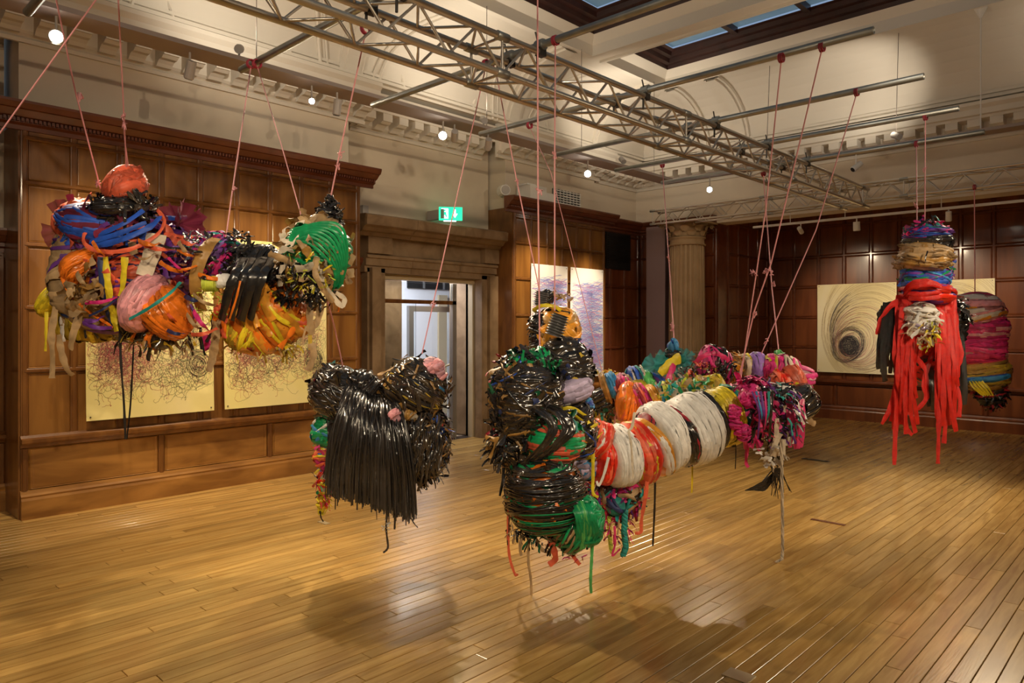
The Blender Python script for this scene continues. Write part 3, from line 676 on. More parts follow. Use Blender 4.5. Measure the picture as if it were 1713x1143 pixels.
# low white track by the far wall
wt = track('lighting_track', (-4.75, 10.2, 3.0), (.9, 10.2, 3.0), .02, .03, WHITEM, 'thin white lighting track hung low before the far panelling')
for x in (-4.6, -4.2, -3.45, -2.3, -1.2):
    g = MB(); g.tube([(x, 10.2, 3.03), (x, 10.2, 3.75 if False else 3.18)], .006, WHITEM, 6); g.build('hanger', wt)
lamp((-4.05, 10.2, 2.9), (-4.2, 12.4, 1.9), 'tilted white spotlight at the left of the low white track', False, WHITEM, r=.032, L_=.13)
lamp((-3.30, 10.2, 2.88), (-3.30, 10.3, 1.9), 'square white spotlight in the middle of the low white track', False, WHITEM, r=.045, L_=.12)
lamp((-2.22, 10.2, 2.9), (-2.3, 10.6, 1.9), 'white spotlight at the right of the low white track behind the red sculpture', False, WHITEM, r=.035, L_=.12)
# ceiling pendant rod at the right
pr_ = thing('pendant_rod', (-1.74, TRY, 3.72), 'thin pale rod with a cone ceiling rose dropping at the upper right', 'rod')
tp = P(1640, 33, 8.0); tp.z = ZC-.08; tp.y = TRY
g = MB(); g.tube([tp-UP*.02, Vector((tp.x, tp.y, TRZ+.03))], .007, WHITEM, 6); g.build('rod', pr_)
g = MB(); g.tube([tp+UP*.09, tp, tp-UP*.04], [.075, .035, .014], WHITEM, 12); g.build('ceiling_rose', pr_)

# ------------------------------------------------------------ drawings
def sheet(name, origin, e, nrm, W_, H_, paper, label, draw, curl=.01):
    """origin: lower left corner; e: direction along; nrm: out of the wall"""
    origin, e, nrm = Vector(origin), Vector(e), Vector(nrm)
    th = thing(name, tuple(origin+e*W_/2), label, 'drawing')
    f = lambda a, b, d=0: origin+e*a+UP*b+nrm*(d+.02+curl*(math.sin(a/W_*5)*.5+((1-b/H_)**4)*2.0+((b/H_)**6)))
    g_ = MB(); rows = [[f(W_*i/14, H_*j/20) for j in range(21)] for i in range(15)]
    g_.grid(rows, paper)
    back = [[f(W_*i/14, H_*j/20, -.002) for j in range(21)] for i in range(15)]
    g_.grid([r[::-1] for r in back], paper); g_.build('paper', th, smooth=True)
    for a in (.03, W_-.03):
        for b in (.03, H_-.03):
            q = MB(); q.tube([f(a, b, .0), f(a, b, .006)], .006, DARK, 8); q.build('pin', th)
    for nm, pm, curves in draw(W_, H_):
        q = MB()
        for pts, wd in curves:
            pts = np.asarray(pts); pts = pts[(pts[:,0] > .005) & (pts[:,0] < W_-.005) & (pts[:,1] > .005) & (pts[:,1] < H_-.005)]
            if len(pts) < 3: continue
            d = np.gradient(pts, axis=0); d /= np.maximum(1e-6, np.linalg.norm(d, axis=1))[:, None]
            ok = np.linalg.norm(np.diff(pts, axis=0), axis=1) < .08
            nn = np.stack([-d[:,1], d[:,0]], 1)*wd/2
            vs = []; fs = []
            for k, (p_, n__) in enumerate(zip(pts, nn)):
                vs += [f(p_[0]-n__[0], p_[1]-n__[1], .0015), f(p_[0]+n__[0], p_[1]+n__[1], .0015)]
                if k and ok[k-1]: fs.append((2*k-2, 2*k-1, 2*k+1, 2*k))
            q.add(vs, fs, pm)
        o_ = q.build(nm, th); o_['kind'] = 'stuff'
    return th
def ink(n_, c): return mat(n_, c, .8)
PAPY = mat('yellow_paper', (.86,.77,.30), .6, col2=(.90,.80,.40), nscale=1.5)
PAPW = mat('white_paper', (.86,.84,.82), .8)
PAPB = mat('cream_paper', (.88,.78,.46), .8, col2=(.92,.85,.62), nscale=1.2)
IB, IR, IG, IP = ink('ink_black', (.05,.04,.03)), ink('ink_red', (.40,.05,.08)), ink('ink_green', (.10,.14,.07)), ink('ink_pink', (.62,.20,.20))
def scribble(seed):
    def draw(W_, H_):
        r = np.random.default_rng(seed); out = []
        for nm, m, n_, rad in (('black_scribble', IB, 330, .062), ('green_scribble', IG, 190, .075), ('red_scribble', IR, 150, .05), ('pink_scribble', IP, 170, .06)):
            cs = []
            for _ in range(n_):
                c = np.array([r.uniform(.08, W_-.08), H_*(.13+.83*r.beta(1.5, 1.3))]); a0 = r.uniform(0, 6.28)
                if m is IR: c = np.array([r.normal(W_*.25, W_*.1), r.normal(H_*.42, H_*.15)])
                th_ = a0+np.linspace(0, r.uniform(5, 16), 60); rr_ = rad*r.uniform(.35, 1.25)
                rx, ry = rr_*r.uniform(.6, 1.2), rr_*r.uniform(.6, 1.2)
                dr_ = r.normal(0, .09, 2)*np.linspace(-1, 1, 60)[:, None]
                jit = np.cumsum(r.normal(0, .004, (60, 2)), 0)
                cs.append((c+np.stack([np.cos(th_)*rx, np.sin(th_)*ry], 1)+dr_+jit, .0017))
            if m is IB:      # dense circular knot lower right
                for _ in range(22):
                    th_ = np.linspace(0, 6.5, 50); q = r.uniform(.03, .12)
                    cs.append((np.array([W_*.87, H_*.27])+np.stack([np.cos(th_)*q, np.sin(th_)*q*1.1], 1)+np.cumsum(r.normal(0, .002, (50, 2)), 0), .002))
            out.append((nm, m, cs))
        return out
    return draw
IBL, IPK, ILB, IDB = ink('ink_blue', (.17,.25,.68)), ink('ink_rose', (.72,.26,.48)), ink('ink_light_blue', (.36,.50,.85)), ink('ink_violet', (.32,.20,.58))
def waves(seed):
    def draw(W_, H_):
        r = np.random.default_rng(seed); out = []
        for nm, m, n_ in (('blue_lines', IBL, 210), ('light_blue_lines', ILB, 270), ('rose_lines', IPK, 170), ('violet_lines', IDB, 110)):
            cs = []
            for _ in range(n_):
                y = H_*(.06+.80*r.random()); a = r.uniform(0, W_*.7); L_ = r.uniform(.15, .7)
                x = a+np.linspace(0, L_, 36)
                yy = y+.03*np.sin(x*r.uniform(5, 14)+r.uniform(0, 6))+np.cumsum(r.normal(0, .004, 36))+r.normal(0, .12)*(x-a)
                cs.append((np.stack([x, yy], 1), .0042))
            out.append((nm, m, cs))
        return out
    return draw
IU, IO, IV = ink('charcoal_line', (.09,.085,.10)), ink('ochre_line', (.42,.30,.10)), ink('plum_line', (.26,.14,.16))
def swirl(seed, cx_, cy_):
    def draw(W_, H_):
        r = np.random.default_rng(seed); out = []
        c = np.array([W_*cx_, H_*cy_])
        def ell(q, rot, e, cc_, n_=70, span=6.6, wd=.004):
            th_ = r.uniform(0, 6.28)+np.linspace(0, span, n_); p = np.stack([np.cos(th_)*q*e, np.sin(th_)*q], 1)
            R_ = np.array([[math.cos(rot), -math.sin(rot)], [math.sin(rot), math.cos(rot)]])
            return (cc_+p@R_.T, wd)
        # spiral vortex: loops whose centres drift up and to the right as they grow
        def vc(q): return c+np.array([.50, .42])*max(0, q-.12)
        cs = [ell(r.uniform(.01, .175), r.uniform(-.5, .3), r.uniform(.8, 1), c+r.normal(0, .016, 2), wd=.0032) for _ in range(120)]
        cs += [ell(r.normal(.27, .022), -.5, .80, c+np.array([-.02, .02])+r.normal(0, .012, 2), span=r.uniform(3, 6.5), wd=.0028) for _ in range(34)]
        for _ in range(26):
            q = r.uniform(.52, .74); e_ = ell(q, -.3, .85, vc(q)+r.normal(0, .02, 2), wd=.0026, n_=60, span=1.0)
            a0 = r.uniform(1.9, 2.6); th_ = a0+np.linspace(0, r.uniform(.7, 1.6), 50); cs.append((vc(q)+np.stack([np.cos(th_)*q*.85, np.sin(th_)*q], 1), .0028))
        out.append(('charcoal_lines', IU, cs))
        def arcs(n_, lo, hi, wd, span): 
            o2 = []
            for _ in range(n_):
                q = r.uniform(lo, hi); o2.append(ell(q, -.3+r.normal(0, .05), .85, vc(q)+r.normal(0, .02, 2), span=r.uniform(*span), wd=wd))
            return o2
        out.append(('ochre_lines', IO, arcs(120, .2, 1.1, .0022, (1, 3.6))))
        out.append(('plum_lines', IV, arcs(60, .16, .6, .0022, (1, 4))))
        out.append(('rose_lines', IP, arcs(50, .16, .5, .002, (1, 3))))
        return out
    return draw
wx = BX+.025
sheet('paper_drawing', (wx, 1.93, .75), (0,1,0), (1,0,0), 1.09, 1.65, PAPY, 'left yellow drawing with black scribbles on the near wood bay', scribble(3))
sheet('paper_drawing', (wx, 3.12, .75), (0,1,0), (1,0,0), 1.13, 1.65, PAPY, 'right yellow drawing with black scribbles on the near wood bay', scribble(5))
sheet('paper_drawing', (wx, 7.54, .775), (0,1,0), (1,0,0), .81, 1.66, PAPW, 'left blue and rose line drawing behind the black column sculpture', waves(8), .006)
sheet('paper_drawing', (wx, 8.42, .775), (0,1,0), (1,0,0), .82, 1.66, PAPW, 'right blue and rose line drawing next to the dark vent panel', waves(9), .006)
sheet('paper_drawing', (-4.66, YF-.03, .78), (1,0,0), (0,-1,0), 1.23, 1.47, PAPB, 'cream drawing of a dark swirling eye on the far wall', swirl(11, .42, .30))
sheet('paper_drawing', (-3.33, YF-.03, .78), (1,0,0), (0,-1,0), 1.21, 1.47, PAPB, 'pale yellow swirl drawing on the far wall behind the red and pink sculptures', swirl(12, .35, .45))

# ------------------------------------------------------------ wrapped textile sculptures
class Form:
    """a lumpy body of revolution about the axis A-B, its ends given as photograph pixel + distance"""
    def __init__(s, A, B, r, p=2.2, flat=1.0, lump=.07, ridge=.05, K=14, seed=0, taper=0):
        s.A, s.B = P(*A), P(*B); t = (A[2]+B[2])/2; s.r = r*t/FPX; s.t = t
        s.ax = (s.B-s.A); s.L = s.ax.length; s.ax.normalize()
        view = ((s.A+s.B)/2-Vector((0,0,CAMH))).normalized()
        s.e1 = s.ax.cross(view).normalized(); s.e2 = s.ax.cross(s.e1).normalized()
        s.p = p; s.flat = flat; s.lump = lump; s.ridge = ridge; s.K = K; s.sd = seed*13.7; s.taper = taper
    def rad(s, u): return max(0.0, 1-abs(2*u-1)**s.p)**.5*(1+s.taper*(u-.5))
    def pt(s, u, th, off=0, fine=True):
        u = min(.9995, max(.0005, u)); c, d = math.cos(th), math.sin(th)
        k = 1+s.lump*2*mn.noise(Vector((u*2.2*s.L/s.r*.5+s.sd, c*1.1, d*1.1+s.sd)))
        if fine:
            wp = mn.noise(Vector((u*3+s.sd, c*1.6, d*1.6)))
            k += s.ridge*(1.7*abs(mn.noise(Vector((u*s.K*.8+s.sd+wp*2.2, c*1.3, d*1.3))))-.35)+s.ridge*.8*(abs(mn.noise(Vector((u*s.K*2+wp*3, c*3+s.sd, d*3))))-.2)
        q = s.rad(u)*s.r*k+off
        return s.A+s.ax*(s.L*u)+s.e1*(c*q)+s.e2*(d*q*s.flat)

SCU = [0]
def bundle(parent, A, B, r, base, strips=(), p=2.2, flat=1.0, lump=.07, ridge=.09, K=16, ns=54, nt=56, name='wrapped_bundle', label=None, taper=0, tilt=.10, cover=1.0):
    """base: material of the body; strips: [(material, count, width_px)]"""
    SCU[0] += 1; sd = SCU[0]; F_ = Form(A, B, r, p, flat, lump, ridge, K, sd, taper)
    g_ = MB()
    us = [.5-.5*math.cos(math.pi*i/(ns-1)) for i in range(ns)]
    g_.grid([[F_.pt(u, 2*math.pi*j/nt) for j in range(nt)] for u in us], base, cv=True)
    o_ = g_.build(name, parent, smooth=True)
    if label: o_['label'] = label
    if strips:
        q = MB(); rr = random.Random(sd)
        for (m, cnt, wpx) in strips:
            for _ in range(int(cnt*1.25)):
                u0 = rr.uniform(.06, .94); tl = rr.gauss(0, tilt*1.25); ph = rr.uniform(0, 6.28); span = rr.uniform(2.2, 6.6); th0 = rr.uniform(0, 6.28)
                wd = wpx*F_.t/FPX*rr.uniform(.6, 1.3); of = rr.uniform(.002, .016)*F_.t/4.3
                n_ = max(10, int(span*5)); rows = []; wob = rr.uniform(0, 9)
                du = wd/F_.L/2
                for k in range(n_+1):
                    th = th0+span*k/n_
                    u = u0+tl*math.cos(th-ph)+.012*mn.noise(Vector((th*2+wob, wob, 0)))
                    u = min(.985, max(.015, u))
                    w2 = du*(1+.4*mn.noise(Vector((th*1.6, wob, 3))))
                    o2 = of+.009*mn.noise(Vector((th*3.4, wob, 8)))*F_.t/4.3
                    tl2 = .006*mn.noise(Vector((th*2.1, wob, 15)))*F_.t/4.3
                    rows.append([F_.pt(u-w2, th, o2-.003+tl2, False), F_.pt(u-w2*.3, th, o2+.004, False), F_.pt(u+w2*.3, th, o2+.0015, False), F_.pt(u+w2, th, o2-.003-tl2, False)])
                q.grid(rows, m)
        w_ = q.build('wound_strips', o_, smooth=True); w_['kind'] = 'stuff'
    return o_, F_

def streamer(parent, pts, wpx, m, name='streamer', wav=.4, seed=None, taper=True, tw=.55, sub=5, label=None):
    """a loose ribbon through pixel points (u, v, t)"""
    rr = random.Random(seed if seed is not None else len(pts)*7+int(pts[0][0]*3+pts[-1][1]))
    if wpx > 20: tw *= .2; wav *= .2
    P3 = [P(*p) for p in pts]; path = []
    n_ = len(P3)
    for i in range(n_-1):
        p0, p1, p2, p3 = P3[max(i-1,0)], P3[i], P3[i+1], P3[min(i+2,n_-1)]
        for k in range(sub):
            s_ = k/sub; path.append(.5*((2*p1)+(p2-p0)*s_+(2*p0-5*p1+4*p2-p3)*s_*s_+(3*p1-p0-3*p2+p3)*s_**3))
    path.append(P3[-1]); t = pts[0][2]; wd = wpx*t/FPX; ph = rr.uniform(0, 6.28); rows = []
    N = len(path)
    for i, c in enumerate(path):
        d = (path[min(i+1,N-1)]-path[max(i-1,0)]).normalized(); s1 = d.cross(FW)
        s1 = s1.normalized() if s1.length > .05 else RT
        s2 = d.cross(s1).normalized(); a = .5*tw*math.sin(ph+i*.55)+wav*.3*math.sin(i*1.3+ph)
        e = s1*math.cos(a)+s2*math.sin(a); f = s2*math.cos(a)-s1*math.sin(a)
        w2 = wd/2*(1-.25*(i/N) if taper else 1)*(1+(.12 if wpx < 20 else .04)*math.sin(i*1.9+ph))
        rows.append([c-e*w2, c-e*w2*.3+f*w2*.25, c+e*w2*.3+f*w2*.18, c+e*w2])
    if parent.__class__ is MB: parent.grid(rows, m); return None
    g_ = MB(); g_.grid(rows, m)
    o_ = g_.build(name, parent, smooth=True)
    if label: o_['label'] = label
    return o_

def shag(parent, cu, cv_, ct, ru, rv, mats, n, lpx, wpx, name='shaggy_tuft', hang=.4, seed=None, rt=None, rough_=.5, label=None, out=.5):
    """short torn strips bristling out of an ellipsoid at (cu, cv, ct)"""
    rr = random.Random(seed if seed is not None else int(cu*7+cv_)); q = MB(); sc_ = ct/FPX
    rt = rt or min(ru, rv)
    for _ in range(n):
        th = rr.uniform(0, 6.28); z = rr.uniform(-1, 1); c = math.sqrt(1-z*z)
        nrm = RT*(c*math.cos(th))+UP*z+FW*(c*math.sin(th))
        if nrm.dot(FW) > .45 and rr.random() < .8: continue
        base_ = P(cu, cv_, ct)+RT*(c*math.cos(th)*ru*sc_)+UP*(z*rv*sc_)+FW*(c*math.sin(th)*rt*sc_)
        tdir = Vector((rr.gauss(0,1), rr.gauss(0,1), rr.gauss(0,1))); tdir = (tdir-nrm*tdir.dot(nrm)).normalized()
        L_ = lpx*sc_*rr.uniform(.5, 1.4); w2 = wpx*sc_*rr.uniform(.5, 1.3)/2
        side = nrm.cross(tdir); rows = []; cur = base_.copy(); d = (tdir+nrm*out).normalized()
        for k in range(6):
            s_ = k/5; e = (side+nrm*.5*math.sin(k*1.7+th)).normalized()
            rows.append([cur-e*w2, cur+nrm*w2*.5, cur+e*w2]); cur = cur+d*(L_/5); d = (d+Vector((rr.gauss(0,.3), rr.gauss(0,.3), rr.gauss(0,.3)-hang*.6))*rough_).normalized()
        q.grid(rows, rr.choice(mats))
    o_ = q.build(name, parent, smooth=True); o_['kind'] = 'stuff'
    if label: o_['label'] = label
    return o_

def cloth(parent, cu, cv_, t, ru, rv, m, name='tulle_bunch', n=5, seed=1, label=None):
    """flaring folded bunches of stiff net, fanned round a centre"""
    rr = random.Random(seed); g_ = MB(); s_ = t/FPX
    for k in range(n):
        a = 2*math.pi*k/n+rr.uniform(-.3, .3); d = RT*math.cos(a)*ru*s_+UP*math.sin(a)*rv*s_+FW*rr.uniform(-.5,.5)*ru*s_
        nn = (RT*-math.sin(a)+UP*math.cos(a)+FW*rr.uniform(-.4,.4)).normalized(); bb = d.normalized().cross(nn)
        c = P(cu, cv_, t); rows = []
        for i in range(7):
            q = i/6; wv = ru*s_*.55*q+.004
            rows.append([c+d*q*(1-.12*abs(j-4)/4)+nn*wv*(j-4)/4+bb*(.35*wv*math.sin(j*1.9+k)*q) for j in range(9)])
        g_.grid(rows, m)
    o_ = g_.build(name, parent, smooth=True)
    if label: o_['label'] = label
    return o_

def hose(parent, A, B, r, m, n=12, label=None):
    a, b = P(*A), P(*B); t = A[2]; r = r*t/FPX; pts = []; rs = []
    for i in range(n*4+1):
        pts.append(a+(b-a)*i/(n*4)); rs.append(r*(1+(.22 if i % 4 in (0, 1) else -.06)))
    g_ = MB(); g_.tube(pts, rs, m, 16); o_ = g_.build('ribbed_hose', parent, smooth=True)
    if label: o_['label'] = label
    return o_

def cord(pts, label, r=.006, knots=(), m=None, tie=None, name='pink_cord'):
    """rope through pixel points; knots: fractions along"""
    r *= .72; Q = [P(*p) if not isinstance(p, Vector) else p for p in pts]
    th = thing(name, tuple(Q[-1]), label, 'cord')
    g_ = MB(); g_.tube(Q, r, m or CORD, 7); g_.build('rope', th, smooth=True)
    for kf in knots:
        c = Q[0]+(Q[-1]-Q[0])*kf; rr = random.Random(int(kf*1000)+int(c.x*100)); g_ = MB()
        pts_ = [c+Vector((rr.gauss(0,1), rr.gauss(0,1), rr.gauss(0,1.4)))*r*2.2 for _ in range(9)]
        pts_ += [c+Vector((rr.uniform(-1,1)*r*6, 0, -r*6))]
        g_.tube(pts_, r*.85, m or CORD, 6); g_.build('knot', th, smooth=True)
    if tie is not None:
        c = Q[0] if tie == 0 else Q[-1]; g_ = MB()
        for k in range(3): 
            x_ = -.010+.010*k
            g_.tube([c+Vector((x_, .028*math.cos(a), .012+.028*math.sin(a))) for a in np.linspace(0, 2*math.pi, 13)], .0045, TIE, 6)
        g_.build('lashing', th, smooth=True)
    return th

def sculpture(u, v, t, label):
    p = P(u, v, t); return thing('textile_sculpture', tuple(p), label, 'sculpture')

rr0 = random.Random(77)
def flakes(parent, u, v, t, ru, rv, mats, n, l, w_, seed, rt=None):
    return shag(parent, u, v, t, ru, rv, mats, n, l, w_, name='film_scraps', hang=0, seed=seed, rough_=.25, out=.10, rt=rt)
# ================= 1: the wide bundle hanging at the left
T = 4.3
S = sculpture(300, 590, T, 'wide hanging bundle with a coral ball and green wound head before the yellow drawings')
bundle(S, (92,540,T+.25), (300,535,T+.25), 32, OCH, [(YEL,10,10),(OCH,12,14),(BLK,4,5)], p=6, name='yellow_roll')
bundle(S, (78,492,T+.2), (104,510,T+.2), 30, YEL, [(YEL,14,7)], name='yellow_ball')
bundle(S, (196,350,T+.08), (186,560,T+.08), 90, BRN, [(PURP,8,9),(BRN,12,12),(NAVY,5,6)], p=2.6, lump=.08, flat=.6, tilt=.3)
bundle(S, (150,470,T+.02), (262,455,T+.02), 66, CORAL, [(CORAL,20,11),(PURP,5,7),(BRN,5,9),(NAVY,3,6)], p=2.6, lump=.1, flat=.6, tilt=.16)
bundle(S, (105,400,T), (165,345,T), 36, CORAL, [(CORAL,34,9),(ORNG,6,6)], lump=.12, ridge=.16, label='crumpled coral fold')
bundle(S, (212,345,T-.02), (196,428,T-.02), 88, MRN, [(BLUE,16,9),(MRN,8,10),(BLUE,5,14),(CORAL,3,7),(YEL,2,7)], p=2.2, flat=.6, tilt=.22, label='maroon and blue winding')
bundle(S, (112,385,T-.02), (160,432,T-.02), 30, BLUE, [(LBLU,8,6),(BLUE,10,7),(CORAL,3,5)])
bundle(S, (203,330,T-.10), (206,372,T-.10), 48, BLK, [(BLK,20,7),(BLKG,14,6)], lump=.12, ridge=.2, label='glossy black collar')
shag(S, 205, 352, T-.12, 50, 27, [BLK, BLKG, BRB], 320, 20, 8, hang=.1, out=.25)
bundle(S, (186,298,T-.1), (232,334,T-.1), 34, CORAL, [(CORAL,26,13),(CORAL,14,6)], tilt=.42, lump=.16, ridge=.4, K=7, label='coral wound ball')
bundle(S, (120,425,T-.1), (160,478,T-.1), 34, ORNG, [(ORNG,22,7)], lump=.12, ridge=.25, label='crumpled orange lobe')
bundle(S, (140,470,T-.05), (178,525,T-.05), 38, BRN, [(BRN,16,14),(TAN,6,10)], lump=.14)
shag(S, 160, 490, T-.16, 30, 28, [BRN, TAN, BRN], 60, 26, 16, name='kraft_paper_scraps', hang=0)
bundle(S, (225,420,T-.06), (240,520,T-.06), 50, CORAL, [(CORAL,18,10),(PURP,5,6),(NAVY,4,5)], tilt=.2)
bundle(S, (285,385,T+.05), (300,490,T+.05), 48, PURP, [(PURP,14,9),(MRN,8,10),(VIO,5,6),(BLK,6,5)], lump=.1)
cloth(S, 300, 375, T+.05, 50, 32, TULP, n=7, seed=4, name='maroon_net'); cloth(S, 112, 385, T+.1, 34, 50, TULP, n=4, seed=9, name='maroon_net')
bundle(S, (214,492,T-.22), (270,520,T-.22), 47, PINK, [(PINK,26,9)], lump=.06, ridge=.14, label='pink wound lobe')
bundle(S, (246,545,T-.2), (312,500,T-.2), 44, ORNG, [(ORNG,26,9),(PINK,3,7)], lump=.08, ridge=.2, label='orange wound lobe')
bundle(S, (196,520,T-.1), (290,575,T-.1), 26, BLK, [(BLK,10,5),(ORNG,6,6)], p=3)
shag(S, 262, 565, T-.12, 60, 14, [BLK, BRB, OCH, TAN], 90, 26, 6, hang=1.2, name='ragged_edge')
shag(S, 335, 425, T-.16, 26, 36, [SILV, SILV, BLKG], 170, 14, 5, name='silver_tinsel', hang=.2)
bundle(S, (335,395,T-.02), (385,470,T-.02), 44, PURP, [(MAG,10,6),(PURP,10,7),(BLK,6,5),(TEAL,3,5),(VIO,5,6)], lump=.1, tilt=.2)
shag(S, 350, 408, T-.1, 22, 14, [MAG, PINK, TEAL, WHT_], 40, 14, 7, hang=0, name='rag_tuft')
shag(S, 398, 440, T-.06, 24, 48, [BLK, BLKG, BLKG], 200, 18, 6)
bundle(S, (370,440,T+.02), (500,470,T+.02), 42, BLK, [(BLK,12,12),(BLKG,8,9),(ORNG,2,4)], p=3, lump=.1)
bundle(S, (378,560,T-.02), (510,495,T-.02), 56, ORNG, [(LORN,12,16),(ORNG,12,14),(YEL,8,5)], p=2.3, lump=.08, ridge=.10, tilt=.07, label='orange and amber lobe')
bundle(S, (375,520,T-.05), (455,570,T-.05), 40, OCH, [(YEL,22,6),(OCH,10,7),(DRED,4,7)], tilt=.16)
for du, w_ in ((-20,17),(-4,15),(12,22),(28,16)):
    streamer(S, [(425+du,432,T-.25),(414+du,455,T-.38),(402+du,490,T-.38),(390+du,535,T-.28)], w_, BLK, 'black_strap', wav=.15, tw=.2)
streamer(S, [(402,470,T-.42),(395,500,T-.42),(384,534,T-.36)], 4, ORNG, 'orange_braid')
bundle(S, (360,471,T-.3), (388,470,T-.3), 12, WHT_, [], p=5, name='white_stub')
hose(S, (342,475,T-.32), (362,475,T-.32), 11, LIME, 7, label='lime ribbed hose end')
shag(S, 352, 505, T-.28, 20, 22, [YEL, LIME], 60, 16, 3, hang=.2, name='yellow_twine')
bundle(S, (488,395,T-.02), (568,440,T-.02), 58, BRN, [(BRN,12,12),(CRM,4,8)], p=2.1, lump=.1, label='kraft paper head')
bundle(S, (545,372,T-.05), (520,470,T-.05), 52, BRN, [(GRN,26,8),(GRN,8,11)], p=2.1, tilt=.13, label='head wound with green ribbon')
shag(S, 510, 435, T-.2, 40, 30, [BRN, CRM, BRN, TAN], 90, 26, 14, name='kraft_paper_scraps', hang=0)
for k in range(9):
    streamer(S, [(474+k*2,424-k*5,T-.2-.004*k),(505+k*5,404-k*4,T-.29),(538+k*4.5,424-k*5,T-.29),(560+k*2.6,455-k*3,T-.22),(556+k*2,492-k*2,T-.12)], 5, GRN, 'green_ribbon', wav=.2, tw=.3)
shag(S, 500, 475, T-.18, 42, 26, [BLK, BLKG, BLK], 260, 18, 6)
shag(S, 540, 470, T-.1, 26, 46, [BLK, BLKG, BRN], 120, 18, 6)
bundle(S, (552,340,T), (546,385,T), 20, BLK, [(BLK,8,5)], lump=.1, taper=.9); shag(S, 550, 365, T, 17, 24, [BLK, BLKG], 120, 13, 5); 
bundle(S, (553,325,T), (553,352,T), 5, BLK, [(BLK,6,4)], p=5)
shag(S, 520, 450, T-.3, 34, 34, [YEL, LIME], 55, 14, 3, hang=.1, name='yellow_twine')
for pts, w_, m_ in [
    ([(100,425,T-.1),(95,470,T-.12),(92,520,T-.12),(86,560,T-.12),(88,600,T-.1),(87,633,T-.1)], 13, BRN), ([(98,560,T-.1),(103,590,T-.1),(112,618,T-.08),(122,628,T-.05)], 12, BRN),
    ([(138,480,T-.15),(135,520,T-.15),(122,560,T-.15),(118,585,T-.12)], 14, BRN), ([(104,530,T-.05),(104,555,T-.05),(107,572,T-.05)], 8, WHT_), ([(78,522,T),(77,555,T),(76,588,T)], 6, YEL),
    ([(108,500,T-.05),(104,545,T-.05)], 9, BRN), ([(182,492,T-.25),(190,530,T-.2),(195,555,T-.2)], 12, YEL),
    ([(176,430,T-.26),(180,470,T-.26),(187,515,T-.22),(197,548,T-.15)], 12, YEL), ([(209,430,T-.28),(206,470,T-.26),(200,515,T-.22),(196,548,T-.15)], 12, YEL), ([(168,430,T-.26),(170,470,T-.26),(178,515,T-.22),(190,545,T-.15)], 10, NAVY),
    ([(98,440,T-.15),(110,480,T-.2),(140,515,T-.2),(190,548,T-.15)], 6, ORNG),
    ([(209,345,T-.24),(209,370,T-.28),(208,410,T-.2)], 6, BLKG), ([(154,360,T-.14),(148,380,T-.2),(130,405,T-.2)], 6, BLKG),
    ([(154,358,T-.1),(146,380,T-.2),(140,405,T-.26),(165,420,T-.28),(215,418,T-.3),(260,395,T-.26),(275,370,T-.2),(262,350,T-.1)], 8, CORAL),
    ([(155,412,T-.22),(200,402,T-.3),(250,380,T-.28),(268,362,T-.18)], 11, BLUE), ([(150,405,T-.22),(200,390,T-.3),(245,372,T-.28)], 9, BLUE), ([(160,395,T-.22),(205,375,T-.28),(240,352,T-.2)], 9, BLUE),
    ([(262,392,T-.24),(254,425,T-.26),(240,462,T-.28)], 34, CRM), ([(358,400,T-.2),(345,415,T-.3),(330,450,T-.32),(327,485,T-.3),(338,520,T-.2)], 24, TAN),
    ([(302,472,T-.34),(285,490,T-.42),(250,515,T-.44),(216,534,T-.36)], 6, TEAL),
    ([(362,535,T-.15),(360,570,T-.15),(355,600,T-.12),(349,622,T-.12)], 16, BRN), ([(520,500,T-.1),(518,530,T-.12),(522,560,T-.1)], 14, BRN), ([(538,505,T-.1),(530,540,T-.1),(514,555,T-.1)], 12, BRN), ([(520,575,T-.1),(525,595,T-.1),(515,620,T-.1)], 13, BRN),
    ([(545,440,T-.2),(540,470,T-.22),(560,500,T-.2),(572,512,T-.2),(576,500,T-.18),(562,490,T-.18)], 10, CRM),
    ([(530,430,T-.25),(528,460,T-.3),(545,490,T-.25),(558,505,T-.2)], 11, BRN),
    ([(484,420,T-.1),(478,405,T-.1),(473,390,T-.1)], 12, CRM), ([(580,440,T-.05),(590,425,T-.05)], 20, BRN), ([(585,450,T-.05),(588,465,T-.05)], 14, BRN),
    ([(201,545,T-.15),(202,600,T-.15),(207,670,T-.13),(210,735,T-.12)], 5, BLKG), ([(224,555,T-.1),(222,610,T-.1),(218,680,T-.08),(212,735,T-.1)], 3.5, BLK),
    ([(140,540,T),(142,555,T),(144,566,T)], 5, BLK), ([(290,565,T-.1),(298,580,T-.1),(312,590,T-.1),(305,600,T-.1)], 6, BRN), ([(335,565,T-.1),(338,585,T-.1)], 7, BLK),
    ([(345,560,T-.05),(346,575,T-.05),(350,585,T-.05)], 18, MAG), ([(568,505,T-.1),(566,522,T-.1)], 4, ORNG), ([(318,510,T-.2),(325,525,T-.2),(318,542,T-.2)], 5, PURP)]:
    streamer(S, pts, w_, m_)
for k in range(26):
    u0, v0 = rr0.uniform(120, 330), rr0.uniform(400, 560); a = rr0.uniform(-.6, .9); L0 = rr0.uniform(25, 60)
    streamer(S, [(u0, v0, T-.30), (u0+L0*.5*math.cos(a), v0+L0*.5*math.sin(a)+4, T-.37), (u0+L0*math.cos(a), v0+L0*math.sin(a), T-.28)], rr0.uniform(4, 9), rr0.choice([CORAL, PURP, BLK, ORNG, BRN, NAVY, MAG]), seed=k)
